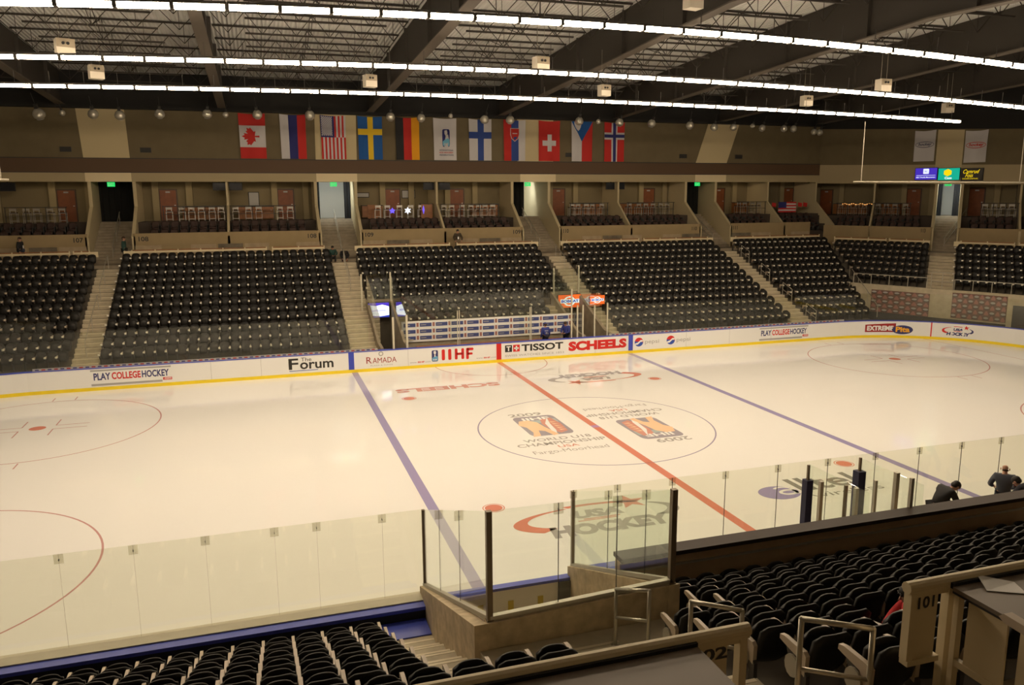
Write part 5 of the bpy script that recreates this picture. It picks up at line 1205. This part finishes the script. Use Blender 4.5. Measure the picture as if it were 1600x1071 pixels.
def person(loc, rz, label, pose, top, legs, hair='hair_d', cap=None, bald=False, extra=None):
    P = {k: Vector(v) for k, v in {**STAND, **pose}.items()}
    t = thing('person', label, 'person', loc, rz)
    hd = (P['crown'] - P['neck']).normalized(); face = Vector(pose.get('face', (0, 1, 0)))
    face = (face - hd * face.dot(hd)).normalized(); side = face.cross(hd)
    hm = P['head']
    V = dict(chest=(P['chest'], (.13, .10)), neck=(P['neck'], .055), jaw=(hm - hd * .06 + face * .015, (.062, .07)), head=(hm + hd * .02, (.078, .095)), crown=(hm + hd * .09, (.05, .06)), pelvis=(P['pelvis'], (.14, .11)), waist=(P['waist'], (.13, .10)))
    E = [('pelvis', 'waist'), ('waist', 'chest'), ('chest', 'neck'), ('neck', 'jaw'), ('jaw', 'head'), ('head', 'crown')]
    for s in 'lr':
        hand = P['w' + s] + (P['w' + s] - P['e' + s]).normalized() * .09
        V.update({'s' + s: (P['s' + s], .055), 'e' + s: (P['e' + s], .042), 'w' + s: (P['w' + s], .028), 'p' + s: (hand, (.018, .042)),
                  'h' + s: (P['h' + s], .085), 'k' + s: (P['k' + s], .055), 'a' + s: (P['a' + s], .04), 't' + s: (P['t' + s], .035)})
        E += [('chest', 's' + s), ('s' + s, 'e' + s), ('e' + s, 'w' + s), ('w' + s, 'p' + s), ('pelvis', 'h' + s), ('h' + s, 'k' + s), ('k' + s, 'a' + s), ('a' + s, 't' + s)]
    vs, fs = grow(V, E, 'pelvis')
    m = MB(); m.add(vs, fs, 0)
    X = Matrix((side, face, hd)).transposed().to_4x4(); X.translation = hm
    m.add([(-.018, .075, -.03), (.018, .075, -.03), (0, .118, -.03), (0, .08, .025)], [(0, 1, 2), (0, 2, 3), (2, 1, 3), (0, 3, 1)], 0, X)
    for q in (-1, 1):
        m.ball((q * .092, -.005, -.01), (.012, .03, .035), 8, 0, X); m.ball((q * .034, .082, .03), (.014, .01, .009), 8, 1, X); m.ball((q * .034, .080, .055), (.024, .010, .006), 6, 1, X)
    m.ball((0, .085, -.062), (.026, .010, .008), 8, 2, X)
    for s in 'lr':      # five fingers from the palm
        d = (P['w' + s] - P['e' + s]).normalized(); up = d.orthogonal().normalized(); w = d.cross(up)
        base = P['w' + s] + d * .10
        for k, L in enumerate((.065, .075, .072, .055)):
            a = base + w * (k - 1.5) * .019; b = a + d * L * .55 + up * .01; c = b + d * L * .4 + up * .028
            m.tube(a - d * .02, b, .009, 6, 0, .0085); m.tube(b, c, .0085, 6, 0, .006)
        a = P['w' + s] + d * .04 + w * .035; b = a + d * .035 + w * .03; m.tube(a, b, .011, 6, 0, .009); m.tube(b, b + d * .03 + up * .01, .009, 6, 0, .007)
    obj('body', m, ['skin', 'hair_d', 'c_red'], t, True)
    V = {k: (P[k], r) for k, r in dict(pelvis=(.165, .135), waist=(.165, .13), chest=(.175, .135), sl=.085, sr=.085, el=.066, er=.066, wl=.048, wr=.048).items()}
    V['collar'] = (P['neck'] - (P['neck'] - P['chest']) * .25, .075)
    vs, fs = grow(V, [('pelvis', 'waist'), ('waist', 'chest'), ('chest', 'collar'), ('chest', 'sl'), ('sl', 'el'), ('el', 'wl'), ('chest', 'sr'), ('sr', 'er'), ('er', 'wr')], 'pelvis')
    m = MB(); m.add(vs, fs); obj('jacket', m, top, t, True)
    V = {k: (P[k], r) for k, r in dict(pelvis=(.15, .125), hl=.10, hr=.10, kl=.072, kr=.072, al=.062, ar=.062).items()}
    vs, fs = grow(V, [('pelvis', 'hl'), ('hl', 'kl'), ('kl', 'al'), ('pelvis', 'hr'), ('hr', 'kr'), ('kr', 'ar')], 'pelvis')
    m = MB(); m.add(vs, fs); obj('trousers', m, legs, t, True)
    for s in 'lr':
        m = MB(); a, b = P['a' + s], P['t' + s]; m.ball((a + b) / 2 + Vector((0, 0, -.015)), (.05, .13, .045), 10) if abs((b - a).z) < .1 else m.tube(a, b, .05, 8); obj('shoe', m, 'shoe', t, True)
    if not bald:
        m = MB(); m.ball((0, -.018, .045), (.094, .104, .085), 14, 0, X); m.ball((0, -.05, .0), (.085, .07, .075), 12, 0, X); obj('hair', m, hair, t, True)
    else:
        m = MB(); m.ball((0, -.075, -.04), (.07, .025, .025), 12, 0, X); obj('hair', m, hair, t, True)
    if cap:
        m = MB(); m.ball((0, -.005, .06), (.102, .112, .08), 14, 0, X); m.ball((0, .11, .055), (.075, .075, .012), 12, 0, X); obj('cap', m, cap, t, True)
    if extra: extra(t, P)
    return t
def badgecard(t, P):
    m = MB(); c = P['waist'] + Vector((0, .17, .06)); m.box(c.x - .05, c.x + .05, c.y, c.y + .01, c.z - .09, c.z + .08); obj('name_badge', m, 'paper', t, label='white card on the chest')
person((.78, 25.15, ZA), PI, 'person in a brown jacket with a white card standing in the far rail gap', dict(el=(-.30, .02, 1.15), er=(.30, .02, 1.15), wl=(-.22, .22, .98), wr=(.22, .22, .98)), 'c_brown', 'c_khaki', extra=badgecard)
person((-25.25, 25.2, ZA), -PI * .6, 'person in a black jacket walking along the aisle behind the leftmost far seats', dict(kl=(-.11, .16, .52), al=(-.11, .02, .1), ar=(.11, -.16, .1)), 'c_black', 'c_denim', 'hair_b', extra=badgecard)
person((-19.72, 24.75, ZA - .05), -PI * .55, 'person in a dark green jacket standing at the stair below the curtained exit', {}, 'c_green', 'c_black', 'hair_b')
SIT = dict(pelvis=(0, 0, .12), waist=(0, .03, .27), chest=(0, .08, .46), neck=(0, .14, .62), head=(0, .18, .72), crown=(0, .2, .82), sl=(-.19, .09, .55), sr=(.19, .09, .55), el=(-.27, .2, .34), er=(.27, .2, .34), wl=(-.12, .36, .26), wr=(.12, .36, .26),
           hl=(-.1, .04, .10), hr=(.1, .04, .10), kl=(-.13, .46, .24), kr=(.13, .46, .24), al=(-.13, .44, -.18), ar=(.13, .44, -.18), tl=(-.14, .6, -.23), tr=(.14, .6, -.23))
person((-7.6, 24.7, ZA), PI, 'person in dark green sitting at the stair top below the bright exit', SIT, 'c_green', 'c_black')
BEND = {**SIT, **dict(chest=(0, .22, .38), neck=(0, .38, .42), head=(0, .47, .38), crown=(0, .55, .33), sl=(-.19, .24, .44), sr=(.19, .24, .44), el=(-.26, .42, .22), er=(.26, .42, .22), wl=(-.14, .56, .02), wr=(.14, .56, .02), face=(0, .3, -1))}
person((-6.88, 24.72, ZA), PI, 'person in black bent forward while sitting at the stair top below the bright exit', BEND, 'c_black', 'c_black')
def backtext(t, P):
    m = MB(); text(m, 'STAFF', -.11, .11, 1.24, 1.30, lambda u, v: (-u, -.142, v)); text(m, '18', -.05, .05, 1.08, 1.2, lambda u, v: (-u, -.142, v)); obj('back_print', m, 'p_white', t, label='white print on the back')
person((3.05, 14.05, .15), .15, 'person in a blue jacket and blue cap seen from behind, at the far bench', dict(face=(0, 1, 0)), 'c_blue', 'c_navy', 'hair_b', cap='c_blue', extra=backtext)
person((4.4, 14.3, .15), PI * .72, 'person in a blue jacket looking down, at the right end of the far bench', dict(neck=(0, .05, 1.46), head=(0, .10, 1.56), crown=(0, .13, 1.66), face=(0, 1, -.5), wl=(-.1, .30, 1.05), wr=(.1, .30, 1.05), el=(-.26, .1, 1.1), er=(.26, .1, 1.1)), 'c_blue', 'c_navy', 'hair_b')
LEAN = dict(waist=(0, .08, 1.08), chest=(0, .22, 1.24), neck=(0, .36, 1.34), head=(0, .45, 1.38), crown=(0, .54, 1.44), sl=(-.19, .24, 1.32), sr=(.19, .24, 1.32), el=(-.27, .34, 1.06), er=(.27, .34, 1.06), wl=(-.16, .52, .9), wr=(.16, .52, .9), face=(0, .5, -1))
person((2.12, -14.25, .96), -PI * .55, 'person in black bending down in the near player bench', LEAN, 'c_black', 'c_black')
person((4.7, -13.75, .74), -PI * .25, 'bald person in a grey blue jacket in the near player bench', dict(neck=(0, .06, 1.46), head=(0, .1, 1.56), crown=(0, .12, 1.66), wl=(-.2, .4, 1.0), wr=(.2, .4, 1.0), el=(-.28, .15, 1.12), er=(.28, .15, 1.12)), 'c_grey', 'c_denim', 'hair_b', bald=True)
person((4.5, -14.6, .78), .3, 'dark haired person bending in front of the bald person in the near bench', {**LEAN, **dict(neck=(0, .25, 1.38), head=(0, .32, 1.45), crown=(0, .38, 1.53), chest=(0, .14, 1.26), sl=(-.19, .16, 1.36), sr=(.19, .16, 1.36))}, 'c_navy', 'c_black')
def sheet(t, P):
    m = MB(); c = P['wl'].lerp(P['wr'], .5) + Vector((0, .08, .02)); m.add([tuple(c + Vector(q)) for q in ((-.11, -.07, 0), (.11, -.07, 0), (.11, .08, .06), (-.11, .08, .06), (-.11, -.07, .004), (.11, -.07, .004), (.11, .08, .064), (-.11, .08, .064))], [(0, 3, 2, 1), (4, 5, 6, 7), (0, 1, 5, 4), (1, 2, 6, 5), (2, 3, 7, 6), (3, 0, 4, 7)])
    o = obj('held_paper', m, 'paper'); o.matrix_world = Matrix.Translation(Vector(t.location)) @ Matrix.Rotation(t.rotation_euler.z, 4, 'Z'); tag(o, 'white paper held by the seated person in red', 'paper')
SEATED = {**SIT, **dict(pelvis=(0, 0, .10), al=(-.13, .52, -.34), ar=(.13, .52, -.34), tl=(-.14, .68, -.38), tr=(.14, .68, -.38), kl=(-.13, .48, .12), kr=(.13, .48, .12), face=(0, 1, -.4))}
RED = (-5.1, -20.95, 3.58)
person(RED, PI * .38, 'person in a red shirt and dark trousers sitting behind the right counter panel', SEATED, 'c_red', 'c_black', extra=sheet)

# ================================================================ ARENA SEATS
PITCH = .49
def back_mb(lo=False):
    m = MB(); m.add(*shell(.220, .38, .85, .02, -.05, -.05, -.12, 5 if lo else 9, 4 if lo else 8, .012), 0); return m
def pan_mb(lo=False):
    m = MB(); m.add(*shell(.20, .36, .78, .20, .055, .04, -.05, 5 if lo else 9, 4 if lo else 8, .012), 0); return m
def arm_mb(x=.245):
    m = MB(); m.prism([(.0, .40), (-.01, .62), (.03, .655), (.33, .665), (.40, .65), (.405, .60), (.34, .585), (.12, .55), (.07, .42)], lambda p, t: (t, p[0], p[1]), x - .024, x + .024); return m
def leg_mb(x=.245):
    m = MB(); m.prism([(-.03, .0), (-.03, .42), (.10, .56), (.30, .58), (.22, .40), (.06, .30), (.10, .0)], lambda p, t: (t, p[0], p[1]), x - .022, x + .022); m.box(x - .05, x + .05, -.05, .14, 0, .02); return m
def endplate_mb(x):
    m = MB(); m.add(*[[(x + d, .17 + .105 * math.cos(2 * PI * k / 12), .43 + .12 * math.sin(2 * PI * k / 12)) for d in (-.012, .012) for k in range(12)], [tuple(range(12))[::-1], tuple(range(12, 24))] + [(k, (k + 1) % 12, 12 + (k + 1) % 12, 12 + k) for k in range(12)]]); return m
def whole_seat(lo=True, arm_end=False):
    m = MB()
    for b, mi in ((back_mb(lo), 0), (pan_mb(lo), 1), (arm_mb(), 2), (leg_mb(), 3)): m.add(b.v, b.f, mi)
    m.box(.245 - .05, .245 + .05, .375, .425, .565, .655, 4)  # arm tip cap, coloured white to stand in for the lamp glint
    return m
SEATM = ['seat', 'seat_pan', 'arm', 'seat_leg', 'arm_glint_cap']
near = []        # (loc, rot, label, end_of_row)
def nrow(i, x0, n, pitch, dirx, lab, cnt):
    for k in range(n):
        x = x0 + dirx * (k + .5) * pitch
        if i in (7,) and -5.6 < x < -4.5: continue
        p = (x, -(14.9 + TR * i), ztread(i))
        if in_frame((x, p[1] , p[2] + .86), 25): near.append((p, 0.0, lab % (nth(i + cnt), nth(k + 1)), k == 0, dirx))
for i in range(0, 6): nrow(i, -10.5, 20, .487, -1, 'black folding seat below the left counter, %s row from the glass, %s from the stair', 1)
for i in range(6, NR): nrow(i, -8.95, 20, .487, -1, 'black folding seat below the left counter, %s row from the glass, %s from the stair', 1)
for i in range(1, 5): nrow(i, -5.85, 40, .506, 1, 'black folding seat below the right counter, %s row from the wall, %s from its end', 0)
for i in range(5, NR): nrow(i, -7.2, 40, .506, 1, 'black folding seat below the right counter, %s row from the wall, %s from the stair', 0)
near.sort(key=lambda q: (Vector(q[0]) - CAM).length)
far = []
def frow(fr, i, x0, x1, lab):
    n = int((x1 - x0) / PITCH + .25); p = (x1 - x0) / n
    for k in range(n):
        far.append((fr.p(x0 + (k + .5) * p, 14.92 + TR * i, ztread(i)), fr.rot + PI, lab % (nth(i + 1), nth(k + 1))))
for i in range(12):
    frow(FAR, i, -27.4, -21.15, 'black folding seat in the leftmost far section, %s row, %s from left')
    frow(FAR, i, -19.8, -7.8, 'black seat in the far section left of the screen, %s row, %s from left')
    if i >= 5: frow(FAR, i, -6.15, 6.15, 'black seat in the far section behind the bench, %s row, %s from left')
    elif i >= 1: frow(FAR, i, -4.2, 4.25, 'black seat in the far section behind the bench, %s row, %s from left')
    frow(FAR, i, 8.0, 19.9, 'black seat in the far section right of the orange sign, %s row, %s from left')
    frow(FAR, i, 21.55, diag(14.9 + TR * i) - .1, 'black folding seat in the far corner section, %s row, %s from left')
for i in range(6, 12):
    frow(END, i, endx(i) + .15, 7.9, 'black folding seat in the dim end block, %s row up, %s from its left end')
    frow(END, i, 9.72, 16.5, 'black folding seat in the end block right of the far stair, %s row up, %s from the stair')
far = [q for q in far if in_frame((q[0][0], q[0][1], q[0][2] + .6), 30)]
far.sort(key=lambda q: (Vector(q[0]) - CAM).length)
proto = None
N_IND = 300
near_i, near_rest = near[:N_IND], near[N_IND:]
def seat_thing(loc, rz, lab):
    t = thing('arena_seat', lab, 'seat', loc, rz, 'black folding arena seats')
    obj('backrest', back_mb(), 'seat', t, True); obj('seat', pan_mb(), 'seat_pan', t, True); obj('armrest', arm_mb(), 'arm', t, label='cream armrest'); obj('leg', leg_mb(), 'seat_leg', t)
    return t
endarm = {}
for loc, rz, lab, first, dirx in near_i:
    if proto is None: proto = seat_thing(loc, rz, lab); o = proto
    else: o = dup(proto, loc, rz, lab)
    if first and dirx > 0:
        x = -.26
        if 'a' not in endarm:
            endarm['a'] = obj('armrest', arm_mb(x), 'arm', o, label='cream armrest'); endarm['l'] = obj('leg', leg_mb(x), 'seat_leg', o); endarm['e'] = obj('end_plate', endplate_mb(x - .04), 'galv', o, label='cream round end plate')
        else:
            for q in endarm.values(): c = q.copy(); COL.objects.link(c); c.parent = o
far_i, far_rest = far[:max(0, N_IND - len(near_i))], far[max(0, N_IND - len(near_i)):]
lo = whole_seat()
fp = None
for loc, rz, lab in far_i:
    if fp is None: fp = obj('arena_seat', lo, SEATM, None, True); o = fp
    else: o = fp.copy(); COL.objects.link(o)
    o.location = loc; o.rotation_euler = (0, 0, rz); tag(o, lab, 'seat', 'black folding arena seats')
import numpy as np
base = np.array(lo.v); nv = len(lo.v)
VV = []; FF = []; MM = []; dimm = [2 if i == 4 else i for i in lo.m]     # caps take the arm colour in blocks without the painted glint
for k, q in enumerate([(a, b, '') for a, b, *_ in near_rest] + far_rest):
    c, s = math.cos(q[1]), math.sin(q[1])
    R3 = np.array([[c, -s, 0], [s, c, 0], [0, 0, 1]])
    VV.append(base @ R3.T + np.array(tuple(q[0]))); FF += [tuple(i + k * nv for i in f) for f in lo.f]; MM += dimm if ('dim end block' in q[2] or 'leftmost' in q[2]) else lo.m
me = bpy.data.meshes.new('arena_seats'); me.from_pydata(np.concatenate(VV).tolist(), [], FF)
for m_ in SEATM: me.materials.append(M[m_])
me.polygons.foreach_set('material_index', MM); me.polygons.foreach_set('use_smooth', [True] * len(FF)); me.update()
o = bpy.data.objects.new('arena_seats', me); COL.objects.link(o); o['kind'] = 'stuff'
tag(o, 'rows of black folding seats filling the far side of the arena', 'seat')
print('NEAR', len(near), 'FAR', len(far))
